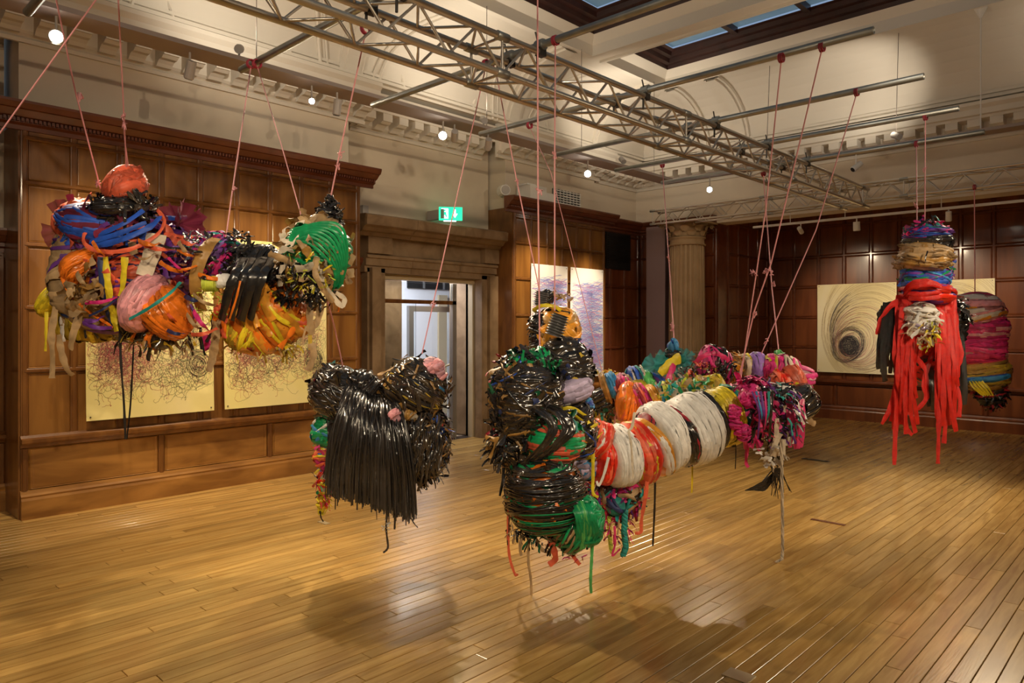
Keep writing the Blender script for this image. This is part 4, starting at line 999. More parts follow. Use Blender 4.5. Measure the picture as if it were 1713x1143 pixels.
for k in range(12):
    u0 = rr0.uniform(230, 540); v0 = 555+rr0.uniform(-20, 15)
    streamer(S, [(u0, v0-10, T-.1), (u0+rr0.gauss(0,4), v0+12, T-.1), (u0+rr0.gauss(0,7), v0+rr0.uniform(20, 42), T-.1)], rr0.uniform(4, 9), rr0.choice([BRN, OCH, BLK, TAN]), seed=k)
shag(S, 440, 580, T-.05, 60, 10, [OCH, YEL, TAN], 60, 18, 5, hang=1.0, name='ragged_edge'); flakes(S, 440, 525, T-.02, 74, 56, [ORNG, LORN, LORN, CORAL], 60, 34, 15, 31, 55)
# ================= 2: black fringed saddle
T = 4.72
S2 = sculpture(640, 900, T, 'glossy black fringed saddle shape with two raised lobes hanging before the doorway')
bundle(S2, (590,618,T), (545,700,T), 50, BRB, [(BLK,24,8),(BLKG,22,6),(BRB,10,6)], lump=.06, tilt=.2)
bundle(S2, (575,628,T), (640,690,T+.05), 34, BLK, [(BLKG,16,7),(BLK,10,7)])
bundle(S2, (668,690,T-.02), (722,608,T+.02), 50, BRB, [(BRB,34,8),(BLKG,22,6),(BLK,12,6),(OCH,4,4),(LBLU,2,4)], tilt=.16, lump=.05, label='right raised lobe wound in brown black film')
bundle(S2, (690,665,T+.02), (710,805,T+.05), 50, BLK, [(BLK,20,8),(BRB,30,6),(BLUE,3,7),(DRED,4,5),(TAN,5,5)], lump=.08, tilt=.25, flat=.8)
shag(S2, 696, 735, T, 44, 60, [BRB, BLK, BLKG, BRB, BLK], 520, 28, 4, hang=1.3)
for m_, du, dv, n_ in ((BLUE, 12, -5, 8), (DRED, -12, -5, 6), (TAN, 20, -25, 6)): shag(S2, 712+du, 735+dv, T-.16, 14, 14, [m_], n_, 26, 5, hang=.2, name='coloured_film')
bundle(S2, (715,598,T-.06), (738,640,T-.06), 15, LPNK, [(PINK,8,7),(LPNK,8,8)], lump=.15, ridge=.2, label='pink cloth tuft'); bundle(S2, (728,630,T), (738,665,T), 12, TAN, [(TAN,6,7)])
bundle(S2, (652,688,T-.3), (668,705,T-.3), 8, LPNK, [(PINK,6,6)], lump=.15, label='pink cloth knot')
streamer(S2, [(662,700,T-.3),(660,730,T-.28),(662,760,T-.2)], 12, LPNK)
bundle(S2, (668,690,T-.22), (700,700,T-.2), 7, CRM, [(TAN,4,5)])
bundle(S2, (545,640,T-.02), (560,665,T-.05), 18, WHT_, [(WHT_,8,8),(DRED,5,6),(BLK,5,5)]); shag(S2, 548, 648, T-.1, 18, 16, [MAG, WHT_, BLK, DRED], 40, 14, 6, name='rag_tuft')
cloth(S2, 560, 622, T, 22, 16, TULT, n=3, seed=3, name='grey_net')
for (a, b, r_, m_, st) in (((545,690,T),(548,750,T),22,GRN,[(GRN,10,9),(LBLU,4,6),(WHT_,3,6)]), ((542,745,T),(548,790,T),16,MAG,[(CORAL,8,6),(YEL,4,5),(BLUE,3,5)]), ((545,785,T),(545,830,T),11,CRM,[(RED,8,5),(YEL,4,5)]), ((541,815,T),(538,862,T),6,YEL,[(YEL,6,4)])):
    bundle(S2, a, b, r_, m_, st, lump=.14, tilt=.2, name='coloured_tail')
shag(S2, 544, 770, T-.02, 14, 75, [CORAL, YEL, RED, MAG, BLK, GRN], 110, 16, 4, name='rag_tuft', hang=.8)
# fringe: strands hanging from the saddle line
q = MB(); rr = random.Random(5)
for k in range(620):
    a = rr.random(); u0 = 585+a*78; v0 = 640+ 32*math.sin(min(1, a*1.15)*math.pi*.5)+rr.uniform(-6, 10)
    u1 = 552+a*142+rr.gauss(0, 6); v1 = 822+48*a+rr.uniform(-22, 8)
    if rr.random() < .04: v1 += rr.uniform(5, 22)
    bul = (.16+.1*math.sin(a*math.pi))*rr.uniform(.75, 1.15)
    um = (u0*.4+u1*.6); vm = v0+(v1-v0)*.35
    streamer(q, [(u0,v0,T-.10),(u0+(um-u0)*.5+rr.gauss(0,2),v0+22,T-.12-bul*.7),(um+rr.gauss(0,3),vm,T-.12-bul),(u1*.8+um*.2,v0+(v1-v0)*.7,T-.12-bul),(u1,v1,T-.1-bul*.9)], rr.uniform(1.6, 3.6), rr.choice([BLKG, CHAR, CHAR, BLK]), seed=k, sub=4, wav=.2, tw=.6)
o_ = q.build('black_fringe', S2, smooth=True); o_['kind'] = 'stuff'
bundle(S2, (620,665,T), (625,830,T), 56, BLK, [(BLK,12,8)], p=3.2, flat=.6, name='fringe_core')
q = MB()
for k in range(170):
    u0 = rr.uniform(655, 742); v0 = rr.uniform(690, 760); L_ = rr.uniform(30, 80); 
    streamer(q, [(u0,v0,T-.2),(u0+rr.gauss(-2,6),v0+L_*.5,T-.26),(u0-rr.uniform(0,14),min(v0+L_, 842-max(0,u0-700)*1.3),T-.22)], rr.uniform(2, 4), rr.choice([BRB, BLKG, BRB, BLK]), seed=k, sub=4)
for k in range(40):
    u0 = rr.uniform(545, 575); v0 = rr.uniform(700, 760)
    streamer(q, [(u0,v0,T-.1),(u0+rr.gauss(0,3),v0+50,T-.12),(u0+rr.gauss(-2,5),rr.uniform(790,835),T-.1)], 2.5, rr.choice([BRB, BLKG, BLK]), seed=k, sub=4)
o_ = q.build('side_fringe', S2, smooth=True); o_['kind'] = 'stuff'
streamer(S2, [(648,855,T-.12),(646,885,T-.12),(649,912,T-.12),(647,920,T-.12),(641,925,T-.12)], 4, BLKG, 'tail_strand'); streamer(S2, [(661,862,T-.1),(660,886,T-.1)], 4, BLKG, 'tail_strand')
streamer(S2, [(685,862,T-.1),(692,875,T-.1),(699,883,T-.1)], 2.2, BLK, 'tail_strand'); streamer(S2, [(535,855,T-.02),(537,866,T-.02),(541,873,T-.02)], 3, BLK, 'tail_strand')
shag(S2, 645, 878, T-.12, 3, 9, [SILV, WHT_], 20, 6, 3, name='silver_tinsel')

# ================= 3: tall black column with stacked lobes
T = 4.35
S3 = sculpture(930, 930, T, 'tall stacked black plastic lobes with orange and green windings in the centre')
bundle(S3, (936,512,T+.35), (928,602,T+.35), 37, LORN, [(LORN,14,14),(TAN,6,10),(BLK,3,5)], lump=.07, tilt=.2, label='amber head at the top')
bundle(S3, (905,525,T+.33), (908,600,T+.33), 20, BLK, [(BLK,12,6),(BLKG,8,5)], p=3); shag(S3, 903, 560, T+.33, 14, 38, [BLK, BLKG], 110, 12, 5)
streamer(S3, [(892,520,T+.3),(905,512,T+.2),(925,512,T+.18),(938,520,T+.2)], 7, YEL); streamer(S3, [(922,545,T+.15),(912,570,T+.1),(902,600,T+.12)], 12, LORN)
hose(S3, (904,512,T+.26), (907,488,T+.26), 10, HOSE, 7, label='rear black ribbed hose'); bundle(S3, (905,488,T+.33), (922,510,T+.33), 12, BLK, [(BLKG,8,4)]); shag(S3, 935, 503, T+.35, 16, 10, [TAN, BRN, LILA], 30, 14, 7, hang=0, name='paper_scraps')
hose(S3, (926,562,T+.0), (938,527,T+.0), 13, HOSE, 8, label='front black ribbed hose'); streamer(S3, [(916,556,T+.0),(928,560,T-.03),(942,561,T+.0)], 5, LIME)
bundle(S3, (938,562,T+.1), (952,690,T+.1), 43, BRB, [(BLKG,26,9),(BLK,16,9),(BRB,16,8),(YEL,2,5)], lump=.08, tilt=.14, p=2.4)
bundle(S3, (945,632,T+.02), (958,676,T+.02), 36, LILA, [(LILA,16,9),(WHT_,3,5)], p=4, tilt=.16, label='lilac cloth band')
bundle(S3, (974,662,T+.1), (982,690,T+.1), 14, BLUE, [(LBLU,5,6)])
bundle(S3, (950,668,T+.08), (962,770,T+.08), 40, BLK, [(BLKG,18,8),(BRB,16,7),(YEL,3,6),(LORN,2,6),(BLUE,3,5)], tilt=.22, p=2.8)
for k in range(6): streamer(S3, [(930+k*3,690+k*6,T-.1),(955,682+k*5,T-.14),(980-k,696+k*6,T-.04)], 6, [YEL, BLK, YEL, BLK, LORN, BLK][k])
bundle(S3, (885,592,T-.05), (878,745,T-.05), 58, BRB, [(BLKG,34,9),(BLK,30,8),(BRB,26,7),(BLUE,3,6),(TAN,4,5),(NAVY,4,6)], p=2.8, lump=.09, tilt=.22, label='large left lobe in glossy black film')
bundle(S3, (862,620,T-.08), (925,600,T-.08), 22, DGRN, [(GRN,16,10),(BLK,8,6),(DRED,3,6)], p=3, lump=.15)
shag(S3, 888, 612, T-.12, 42, 18, [GRN, DGRN, BLK, BLKG], 110, 20, 9, hang=.1, name='torn_green_film', out=.12, rough_=.3)
shag(S3, 845, 680, T-.02, 20, 80, [BLK, BRB, BLKG, BRB, DRED], 300, 18, 6)
shag(S3, 865, 745, T-.05, 36, 30, [BRB, BLK, BRB, BLKG], 220, 30, 5, hang=.8)
bundle(S3, (930,698,T-.14), (928,775,T-.14), 45, CORAL, [(GRN,14,8),(CORAL,12,9),(GRN,6,6)], tilt=.05, p=2.3, label='lobe wound in green and coral stripes')
shag(S3, 930, 715, T-.2, 38, 20, [GRN, GRN, DGRN, TEAL], 50, 26, 10, hang=.3, name='torn_green_film', out=.12, rough_=.3)
for k in range(26):
    a = rr.random(); streamer(S3, [(868+a*45,672+rr.uniform(0,20),T-.2),(895+a*55,690,T-.32),(915+a*50,712+a*8,T-.36),(905+a*40,742,T-.36),(868+a*46,778-a*12,T-.28)], rr.uniform(3,7), rr.choice([BLK,BLKG,BLK,BRB]), 'black_ribbon', seed=k)
bundle(S3, (908,762,T-.2), (915,895,T-.2), 60, ORNG, [(GRN,12,6),(BLK,10,7)], p=2.2, lump=.06, tilt=.12, label='lower orange ball bound with dark ribbon')
F_ = Form((908,762,T-.2), (915,895,T-.2), 62, 2.2, 1, .06, .02, 10, 99)
q = MB()
for k in range(120):
    u0 = rr.betavariate(1.6, 1.6); m_ = rr.choice([BRB, BLK, BRB, BLKG]) if u0 < .68 else rr.choice([DGRN, GRN, BLK, GRN, BRB])
    tl, ph, th0, sp2 = rr.gauss(0,.09), rr.uniform(0,6.28), rr.uniform(0,6.28), rr.uniform(2,5.5); rows = []; of = rr.uniform(.004,.03); w2 = rr.uniform(.006,.016)
    for j in range(24):
        th = th0+sp2*j/23; u = min(.97, max(.03, u0+tl*math.cos(th-ph)))
        rows.append([F_.pt(u-w2, th, of, False), F_.pt(u, th, of+.003, False), F_.pt(u+w2, th, of, False)])
    q.grid(rows, m_)
o_ = q.build('loose_windings', S3, smooth=True); o_['kind'] = 'stuff'
bundle(S3, (930,868,T-.2), (985,905,T-.2), 34, DGRN, [(GRN,18,7),(BRB,12,5),(BRN,5,6)], lump=.1, tilt=.2)
bundle(S3, (968,828,T-.25), (990,912,T-.25), 28, GRN, [(GRN,26,8)], lump=.12, ridge=.2, tilt=.3, label='emerald green end lobe')
for k in range(34):
    u0 = rr.uniform(955, 985); streamer(S3, [(u0,838+abs(u0-970)*.5,T-.35),(u0+8,862,T-.4),(u0+10+rr.uniform(-4,8),890,T-.36),(u0+8+rr.uniform(-8,10),912+rr.uniform(-14,8),T-.3)], rr.uniform(4,7), GRN if k % 5 else LGRN, 'green_ribbon', seed=k)
shag(S3, 930, 895, T-.2, 56, 16, [BLK, BRN, DGRN, BLK, BRB], 110, 20, 4, hang=1.0, name='ragged_edge')
T -= .2
for pts, w_, m_ in [([(851,850,T),(850,900,T),(853,935,T),(862,962,T),(866,960,T)], 5, CORAL), ([(853,840,T),(850,870,T),(850,912,T)], 5, BLK), ([(890,890,T),(905,918,T),(922,922,T),(926,900,T)], 7, BRN),
    ([(915,885,T),(925,915,T),(929,935,T),(918,945,T)], 12, CORAL), ([(945,895,T),(950,915,T),(962,935,T),(970,945,T)], 8, CORAL), ([(873,895,T),(870,915,T),(872,930,T)], 6, BRN), ([(884,905,T),(884,940,T),(888,970,T),(889,998,T)], 5, BRN),
    ([(991,895,T-.06),(990,930,T-.06),(988,970,T-.06),(989,993,T-.06)], 6, LGRN), ([(985,890,T),(982,920,T)], 5, BLK), ([(845,760,T+.1),(842,800,T+.1),(848,840,T+.05)], 6, BLK), ([(848,745,T+.1),(843,770,T+.1)], 12, TEAL), ([(842,800,T+.1),(836,830,T+.1)], 5, BLK)]:
    streamer(S3, pts, w_, m_)
shag(S3, 963, 932, T, 12, 3, [DRED, MAG], 18, 12, 3, name='thread_tuft'); shag(S3, 870, 880, T+.05, 16, 18, [BLK, BRN], 40, 18, 4, name='ragged_edge', hang=1)

def flakes(parent, u, v, t, ru, rv, mats, n, l, w_, seed, rt=None):
    return shag(parent, u, v, t, ru, rv, mats, n, l, w_, name='film_scraps', hang=0, seed=seed, rough_=.25, out=.10, rt=rt)
FB = [BLK, BLKG, BRB, BLKG, NAVY]
flakes(S3, 882, 665, 4.3, 57, 76, FB+[TAN, DGRN], 260, 26, 11, 1); flakes(S3, 945, 620, 4.45, 43, 52, FB+[OCH], 170, 22, 9, 2)
flakes(S3, 956, 720, 4.42, 40, 42, FB+[YEL, LBLU], 130, 22, 9, 3); flakes(S3, 868, 740, 4.3, 44, 40, [BRB, BLK, BLKG, TAN], 120, 26, 9, 4)
flakes(S3, 912, 828, 4.15, 60, 66, [BRB, BLK, DGRN, ORNG, BLK], 110, 24, 8, 5)
flakes(S2, 695, 650, 4.7, 54, 50, [BRB, BLKG, BLK, TAN], 150, 26, 6, 6); flakes(S2, 568, 660, 4.7, 42, 46, [BLK, BLKG, BRB], 110, 26, 7, 7)
flakes(S2, 700, 735, 4.7, 50, 70, [BRB, BLKG, BLK, TAN], 170, 26, 6, 8, .3)
flakes(S, 205, 385, 4.26, 88, 44, [BLUE, MRN, MRN, CORAL, PURP], 70, 36, 11, 9, 50); flakes(S, 225, 460, 4.3, 92, 84, [CORAL, BRN, PURP, CORAL, BRN], 90, 40, 15, 10, 52)
flakes(S, 528, 425, 4.27, 54, 58, [BRN, CRM, BRN, TAN], 70, 30, 14, 11)
flakes(S, 300, 440, 4.33, 46, 56, [PURP, CORAL, PURP, VIO, BLK], 60, 30, 12, 12)

# ================= 4: ring of wound rolls
S4 = sculpture(1160, 850, 5.2, 'long colourful ring of wound rolls, white and yellow in front, magenta at its right end')
def t4(u): return 4.55+(u-985)/370*.75
def roll(u0, v0, u1, v1, r, base, st, lab=None, p=5, **kw):
    bundle(S4, (u0, v0, t4(u0)), (u1, v1, t4(u1)), r, base, st, p=p, label=lab, **kw)
roll(982,725, 1012,745, 30, CORAL, [(RED,14,8),(CORAL,14,8),(WHT_,2,5)], p=3, lump=.16, ridge=.2); roll(975,742, 990,772, 16, YEL, [(BLK,4,4),(YEL,6,6)], p=3); roll(972,765,990,800,17, LBLU, [(LILA,6,7)], p=3, lump=.12)
roll(990,770, 1015,770, 40, RED, [(RED,14,9),(CORAL,6,8)], p=4, lump=.1)
roll(1008,768, 1056,757, 47, WHT_, [(WHT_,46,6),(CRM,3,4)], 'white plastic roll nearest the black column', ridge=.10, K=20, tilt=.03)
roll(1046,764, 1084,748, 50, RED, [(RED,18,10),(CORAL,12,10),(YEL,4,8)], 'red and orange roll', p=4, tilt=.05)
roll(1078,756, 1098,742, 52, YEL, [(LORN,8,9),(WHT_,5,8)], p=4)
roll(1086,742, 1128,722, 55, WHT_, [(WHT_,46,6),(BLK,2,4)], 'middle white plastic roll', ridge=.10, K=20, tilt=.04)
roll(1066,712, 1084,722, 26, DRED, [(BLK,8,5),(DRED,8,6)], p=3)
roll(1118,742, 1148,722, 50, BRB, [(BLK,14,7),(BRB,10,6),(DRED,8,5)], p=4)
roll(1128,728, 1184,706, 54, WHT_, [(WHT_,56,6)], 'largest white plastic roll', ridge=.10, K=22, tilt=.03)
roll(1176,708, 1190,702, 48, BLK, [(BLK,8,5)], p=4)
roll(1182,708, 1224,690, 46, YEL, [(YEL,40,7)], 'bright yellow roll', ridge=.12, K=18, tilt=.04)
roll(1216,690, 1234,684, 36, TEAL, [(TEAL,12,6),(LIME,3,4)], p=4)
roll(1226,690, 1285,668, 42, MAG, [(MAG,20,9),(BLK,8,5),(PINK,6,7)], p=3, lump=.16, ridge=.2)
T = 5.0
shag(S4, 1252, 685, T-.05, 38, 44, [MAG, HPNK, MAG, BLK], 170, 26, 9, name='magenta_rags', hang=.6)
for k in range(9):
    u0 = rr.uniform(1226, 1278); v0 = rr.uniform(655, 715)
    bundle(S4, (u0,v0,T-.22), (u0+rr.uniform(-8,12),v0+rr.uniform(16,30),T-.22), 8, HPNK if k % 3 else MAG, [(MAG,5,5)], lump=.25, ridge=.35, ns=14, nt=14, name='magenta_knot')
roll(1270,700, 1325,668, 44, PURP, [(PURP,10,7),(BLK,14,6),(MAG,5,6),(LBLU,3,5)], p=3, lump=.14, tilt=.2)
shag(S4, 1298, 690, T, 32, 44, [BLK, BLKG, PURP, TEAL, WHT_, BLK], 260, 24, 5, hang=.7)
for k in range(6): streamer(S4, [(1258+k*7,655,T-.25),(1270+k*4,690,T-.3),(1274+k*2+rr.gauss(0,4),735-rr.uniform(0,30),T-.22)], 3.6+rr.uniform(-1,2), [PURP,LBLU,PURP,MAG,TEAL,BLK,PURP,BLK,NAVY][k], seed=k)
bundle(S4, (1318,650,T+.25), (1348,700,T+.25), 34, BRB, [(BLKG,20,8),(BLK,10,7),(BRB,6,6)], p=3, tilt=.15, label='black end roll')
for k in range(9): streamer(S4, [(1316+k*3.2,668,T-.02),(1320+k*3,700,T-.06),(1320+k*2.8,730,T-.05),(1322+k*2.2,745+rr.uniform(-6,9),T-.03)], 8, HPNK, 'magenta_scarf', seed=k)
# back arc
TB = 5.75
def rb(u0, v0, u1, v1, r, base, st, t=TB, p=3.4, lab=None, **kw): bundle(S4, (u0,v0,t), (u1,v1,t), r, base, st, p=p, label=lab, **kw)
rb(1330,650, 1338,610, 26, PINK, [(MAG,8,7),(LPNK,6,8)], 5.5); rb(1288,648,1345,632,24, CORAL, [(CORAL,20,8),(RED,5,6)], 5.4, lab='coral roll at the right end', tilt=.2); rb(1300,662,1345,655,20, LPNK, [(YEL,8,6),(PINK,8,7),(MAG,4,6)], 5.35)
rb(1275,615,1338,622,22, MAG, [(MAG,14,7),(CRM,5,6),(YEL,3,5)], 5.5); rb(1248,618,1284,612,22, VIO, [(VIO,14,8),(LILA,5,6)], 5.6, lab='violet yarn roll'); rb(1240,612,1256,612,18, CRM, [(YEL,5,5),(CRM,5,6)], 5.6)
rb(1296,598,1310,598,9, LGRN, [(LGRN,8,5)], 5.6, p=2, lab='green pompom'); shag(S4, 1303, 597, 5.6, 9, 8, [LGRN, GRN], 70, 5, 2, name='pompom_pile'); rb(1303,604,1316,606,6, LPNK, [(LPNK,4,4)], 5.55)
rb(1215,632,1256,625,30, BRN, [(TAN,10,7),(BLK,8,5),(LORN,8,5)], lump=.12); rb(1222,618,1240,600,14, TAN, [(LORN,8,5)], 5.6)
shag(S4, 1232, 615, 5.6, 16, 20, [LORN, TAN], 110, 12, 2, name='amber_fibre')
rb(1165,612,1222,622,34, MAG, [(MAG,10,6),(BLK,12,6),(BRB,8,6),(HPNK,5,6)], 5.65, lump=.12, tilt=.2); streamer(S4, [(1162,608,5.4),(1175,597,5.35),(1195,591,5.35),(1215,600,5.35),(1222,610,5.4)], 9, HPNK, 'pink_twist')
shag(S4, 1172, 632, 5.45, 28, 22, [BRB, CORAL, BLK, DRED, TAN], 130, 13, 4); shag(S4, 1215, 630, 5.4, 16, 20, [BLK, BLKG], 90, 12, 5)
rb(1120,655,1165,625,20, PINK, [(PINK,8,6),(CORAL,8,6),(WHT_,4,5)]); rb(1095,655,1112,632,22, PURP, [(BLUE,6,5),(PURP,8,6)], TB); rb(1075,648,1098,640,24, LGRN, [(LGRN,10,8),(BLK,3,4)], TB, lab='light green roll')
rb(1048,640,1082,632,22, NAVY, [(TEAL,5,5),(CRM,4,5),(BLUE,6,6),(WHT_,3,4)], TB, lump=.12); rb(1058,665,1085,645,20, YEL, [(YEL,8,7),(BRN,4,6)], TB-.1)
rb(1024,660,1062,648,25, MAG, [(MAG,12,6),(PINK,8,5),(DRED,6,5),(BRN,4,5)], TB-.1, lump=.1, tilt=.2); rb(1014,650,1036,642,20, LBLU, [(LBLU,16,5)], TB-.1, lab='sky blue yarn roll'); rb(1006,652,1020,648,24, LORN, [(TAN,8,5)], TB-.05)
rb(1000,650,1016,690,18, BLK, [(BLK,12,6),(BLKG,8,5)], TB, lump=.1); shag(S4, 1010, 680, TB, 14, 26, [BLK, BLKG, DGRN], 100, 12, 5); rb(1010,628,1026,634,8, LORN, [(YEL,6,4)], TB, p=2.2); shag(S4, 1018, 628, TB, 10, 8, [LORN, YEL], 40, 8, 3, name='amber_fibre')
rb(1030,672,1082,678,32, ORNG, [(ORNG,26,6),(CORAL,8,6),(LORN,5,5)], 5.45, tilt=.05, lab='orange yarn roll'); rb(1062,680,1090,668,31, HPNK, [(MAG,10,6),(DRED,8,5),(CORAL,8,5)], 5.4); rb(1082,675,1105,668,26, LORN, [(LORN,10,6),(YEL,8,5)], 5.4)
rb(1098,672,1130,662,24, TEAL, [(LIME,8,5),(TEAL,8,5),(LBLU,4,5),(BRN,4,4)], 5.4, tilt=.2); rb(1125,668,1165,652,23, TEAL, [(BRN,8,6),(GRN,8,7),(CRM,5,5),(TEAL,6,6)], 5.35, tilt=.2, lump=.13); rb(1158,662,1215,650,25, LIME, [(YEL,10,8),(OCH,8,7),(BRN,6,6),(GRN,6,6)], 5.3, tilt=.25, lump=.14)
shag(S4, 1150, 655, 5.15, 45, 16, [BRN, TEAL, CRM, OCH, LIME, GRN], 90, 18, 7, name='rag_tuft', hang=.2)
cloth(S4, 1125, 608, 5.7, 32, 22, TULT, n=7, seed=2, name='teal_tulle', label='teal stiff net bunches'); cloth(S4, 1098, 612, 5.7, 24, 18, TULT, n=5, seed=6, name='teal_tulle'); cloth(S4, 1142, 600, 5.7, 22, 16, TULT, n=6, seed=8, name='teal_tulle')
streamer(S4, [(1138,598,5.6),(1120,610,5.55),(1104,626,5.55)], 18, YEL, 'yellow_rag'); streamer(S4, [(1128,610,5.55),(1120,630,5.5),(1114,655,5.5)], 11, HPNK, 'pink_rag')
bundle(S4, (1116,582,5.7), (1135,576,5.7), 9, BLUE, [(LBLU,6,5)], label='small blue cap'); bundle(S4, (1125,582,5.7), (1125,604,5.7), 10, BLK, [(BLK,8,4),(TEAL,3,4)])
bundle(S4, (1138,600,5.62), (1148,602,5.62), 7, TEAL, ())
# tangle below the red roll and the tails
T = 4.75
bundle(S4, (1010,795,T), (1060,850,T), 34, BRB, [(MAG,8,7),(BLK,8,8),(TEAL,4,8),(BRN,5,8)], lump=.2, tilt=.3, name='dark_rag_tangle')
shag(S4, 1030, 822, T, 38, 32, [DRED, BLK, MAG, BRN, TEAL, PURP], 170, 26, 8, name='rag_tuft', hang=.7); shag(S4, 990, 800, T-.1, 16, 30, [PURP, MAG, BLK, DRED, CORAL], 90, 24, 5, name='rag_tuft', hang=.8)
shag(S4, 1062, 828, T, 10, 26, [HPNK, MAG], 60, 16, 3, name='pink_mesh'); bundle(S4, (1040,835,T-.15), (1020,860,T-.15), 15, TEAL, [(NAVY,5,7)]); 
shag(S4, 1030, 880, T-.1, 26, 18, [MAG, DRED, HPNK, BLK], 70, 18, 3, name='rag_tuft', hang=1)
def braid(pts, r, m, name):
    g_ = MB(); Q = [P(*p) for p in pts]; N = 40
    for ph in (0, 2.1, 4.2):
        pth = []
        for i in range(N+1):
            s_ = i/N*(len(Q)-1); k = min(int(s_), len(Q)-2); c = Q[k].lerp(Q[k+1], s_-k); a = i*.9+ph
            pth.append(c+RT*math.cos(a)*r*pts[0][2]/FPX*.7+FW*math.sin(a)*r*pts[0][2]/FPX*.7)
        g_.tube(pth, r*.6*pts[0][2]/FPX, m, 6)
    return g_.build(name, S4, smooth=True)
braid([(1046,855,T-.2),(1044,890,T-.2),(1047,915,T-.2),(1042,930,T-.2)], 4.5, TEAL, 'teal_braid'); braid([(1019,865,T-.15),(1020,900,T-.15),(1023,925,T-.15)], 3, LIME, 'lime_braid')
for pts, w_, m_ in [([(1028,880,T-.2),(1029,910,T-.2),(1024,930,T-.2),(1038,918,T-.2)], 4, HPNK), ([(1036,870,T-.2),(1033,895,T-.2)], 3, BRN),
    ([(1096,796,4.8),(1095,850,4.8),(1092,914,4.8)], 4, BLK), ([(1084,790,4.6),(1080,830,4.6),(1073,870,4.6),(1072,890,4.6),(1062,892,4.6)], 7, CORAL), ([(992,760,4.4),(992,800,4.4),(992,825,4.4),(1001,832,4.4)], 6, YEL), ([(1062,690,4.4),(1057,715,4.38),(1052,722,4.36),(1056,745,4.34),(1059,800,4.34)], 5, CRM), ([(1018,765,4.42),(1010,795,4.42),(1002,812,4.42),(998,805,4.42)], 5, WHT_),
    ([(1158,760,5.2),(1158,800,5.2),(1157,825,5.2)], 3.5, YEL), ([(1210,735,5.1),(1211,752,5.1)], 3, WHT_), ([(1248,715,4.95),(1251,740,4.95),(1248,772,4.95),(1252,782,4.95)], 7, HPNK), ([(1240,715,4.95),(1252,735,4.95),(1262,742,4.95)], 7, LIME), ([(1262,715,5),(1266,745,5)], 7, TEAL),
    ([(1230,715,5.3),(1231,755,5.3),(1230,785,5.3)], 2, BLK), ([(1218,700,5.4),(1222,735,5.4)], 2, BLK), ([(1016,690,5.7),(1014,720,5.7),(1016,740,5.7)], 3, OCH), ([(1029,690,5.7),(1028,730,5.7)], 3, LPNK), ([(1006,690,5.7),(1008,705,5.7)], 5, TEAL), ([(1120,715,5.6),(1118,735,5.6)], 2, PINK),
    ([(1300,700,4.8),(1298,735,4.8),(1290,760,4.8),(1278,775,4.8)], 9, CRM), ([(1305,725,4.8),(1298,745,4.8),(1305,762,4.8)], 10, CRM), ([(1310,735,4.8),(1310,765,4.8)], 9, CRM), ([(1345,695,5.2),(1355,705,5.2),(1364,710,5.2)], 12, BRN)]:
    streamer(S4, pts, w_, m_)
braid([(1307,735,4.7),(1308,800,4.7),(1309,880,4.7),(1309,925,4.7),(1308,936,4.68),(1298,941,4.68)], 2.3, CRM, 'cream_rope')
shag(S4, 1290, 762, 4.8, 16, 14, [CRM, WHT_], 30, 14, 7, name='cream_rags', hang=.3)
q = MB()
for k in range(90):
    w_ = rr.random(); streamer(q, [(1300+rr.gauss(0,3),740+rr.uniform(0,30),5.2),(1300+rr.gauss(0,3),780,5.2),(1290+w_*6,798+rr.gauss(0,3),5.2),(1268+w_*12,812+w_*4+rr.gauss(0,2),5.2),(1246+w_*20,821-w_*3,5.2)], 2.4, rr.choice([BLK, BLK, CHAR]), seed=k, sub=4)
for k in range(26): streamer(q, [(1300+rr.gauss(0,4),700,5.15),(1300+rr.gauss(0,5),770,5.15),(1302+rr.gauss(0,9),825+rr.uniform(-30,10),5.15)], 1.8, BLK, seed=k, sub=4)
o_ = q.build('black_hair_tail', S4, smooth=True); o_['kind'] = 'stuff'

# ================= 5: red streamers
T = 6.0
S5 = sculpture(1545, 700, T, 'tall hanging figure of long red sequined streamers with a blue and kraft paper top')
bundle(S5, (1552,380,T), (1550,408,T), 32, PURP, [(MAG,12,4),(BLUE,12,4),(PURP,10,4),(HPNK,6,4),(TEAL,4,4)], lump=.22, ridge=.35, tilt=.3, label='purple and pink knotted top', p=6)
bundle(S5, (1550,394,T), (1552,428,T), 36, BLK, [(BLK,16,6),(BLKG,12,5)], p=7, lump=.12, tilt=.25)
bundle(S5, (1548,407,T-.03), (1541,458,T-.03), 38, BRN, [(TAN,20,7),(BRN,26,8)], p=5, tilt=.22, lump=.12, ridge=.35, label='crumpled kraft paper band'); shag(S5, 1552, 392, T, 33, 20, [MAG, BLUE, PURP, HPNK, TEAL, BLK], 120, 16, 6, hang=0, name='rag_tuft', out=.15); shag(S5, 1546, 432, T-.02, 38, 26, [BRN, TAN, BRN], 70, 24, 9, hang=0, name='kraft_paper_scraps', out=.06); shag(S5, 1548, 465, T, 37, 22, [BLUE, LBLU, GRN, PURP, BLUE], 90, 18, 7, hang=0, name='rag_tuft', out=.1)
streamer(S5, [(1552,420,T-.26),(1548,432,T-.28),(1549,438,T-.28)], 2.5, BLK)
bundle(S5, (1582,420,T), (1586,450,T), 10, LBLU, [(BLUE,6,5),(PURP,3,4)]); bundle(S5, (1586,442,T), (1580,470,T), 8, MAG, [(PURP,5,4)])
bundle(S5, (1548,442,T), (1548,486,T), 36, BLUE, [(BLUE,26,6),(LBLU,10,5),(GRN,10,4),(PURP,8,4)], p=6, lump=.14, ridge=.2, tilt=.26, label='blue patterned cloth band')
bundle(S5, (1552,472,T-.03), (1550,512,T-.03), 40, PURP, [(RED,8,7),(PURP,6,6)], p=2.6)
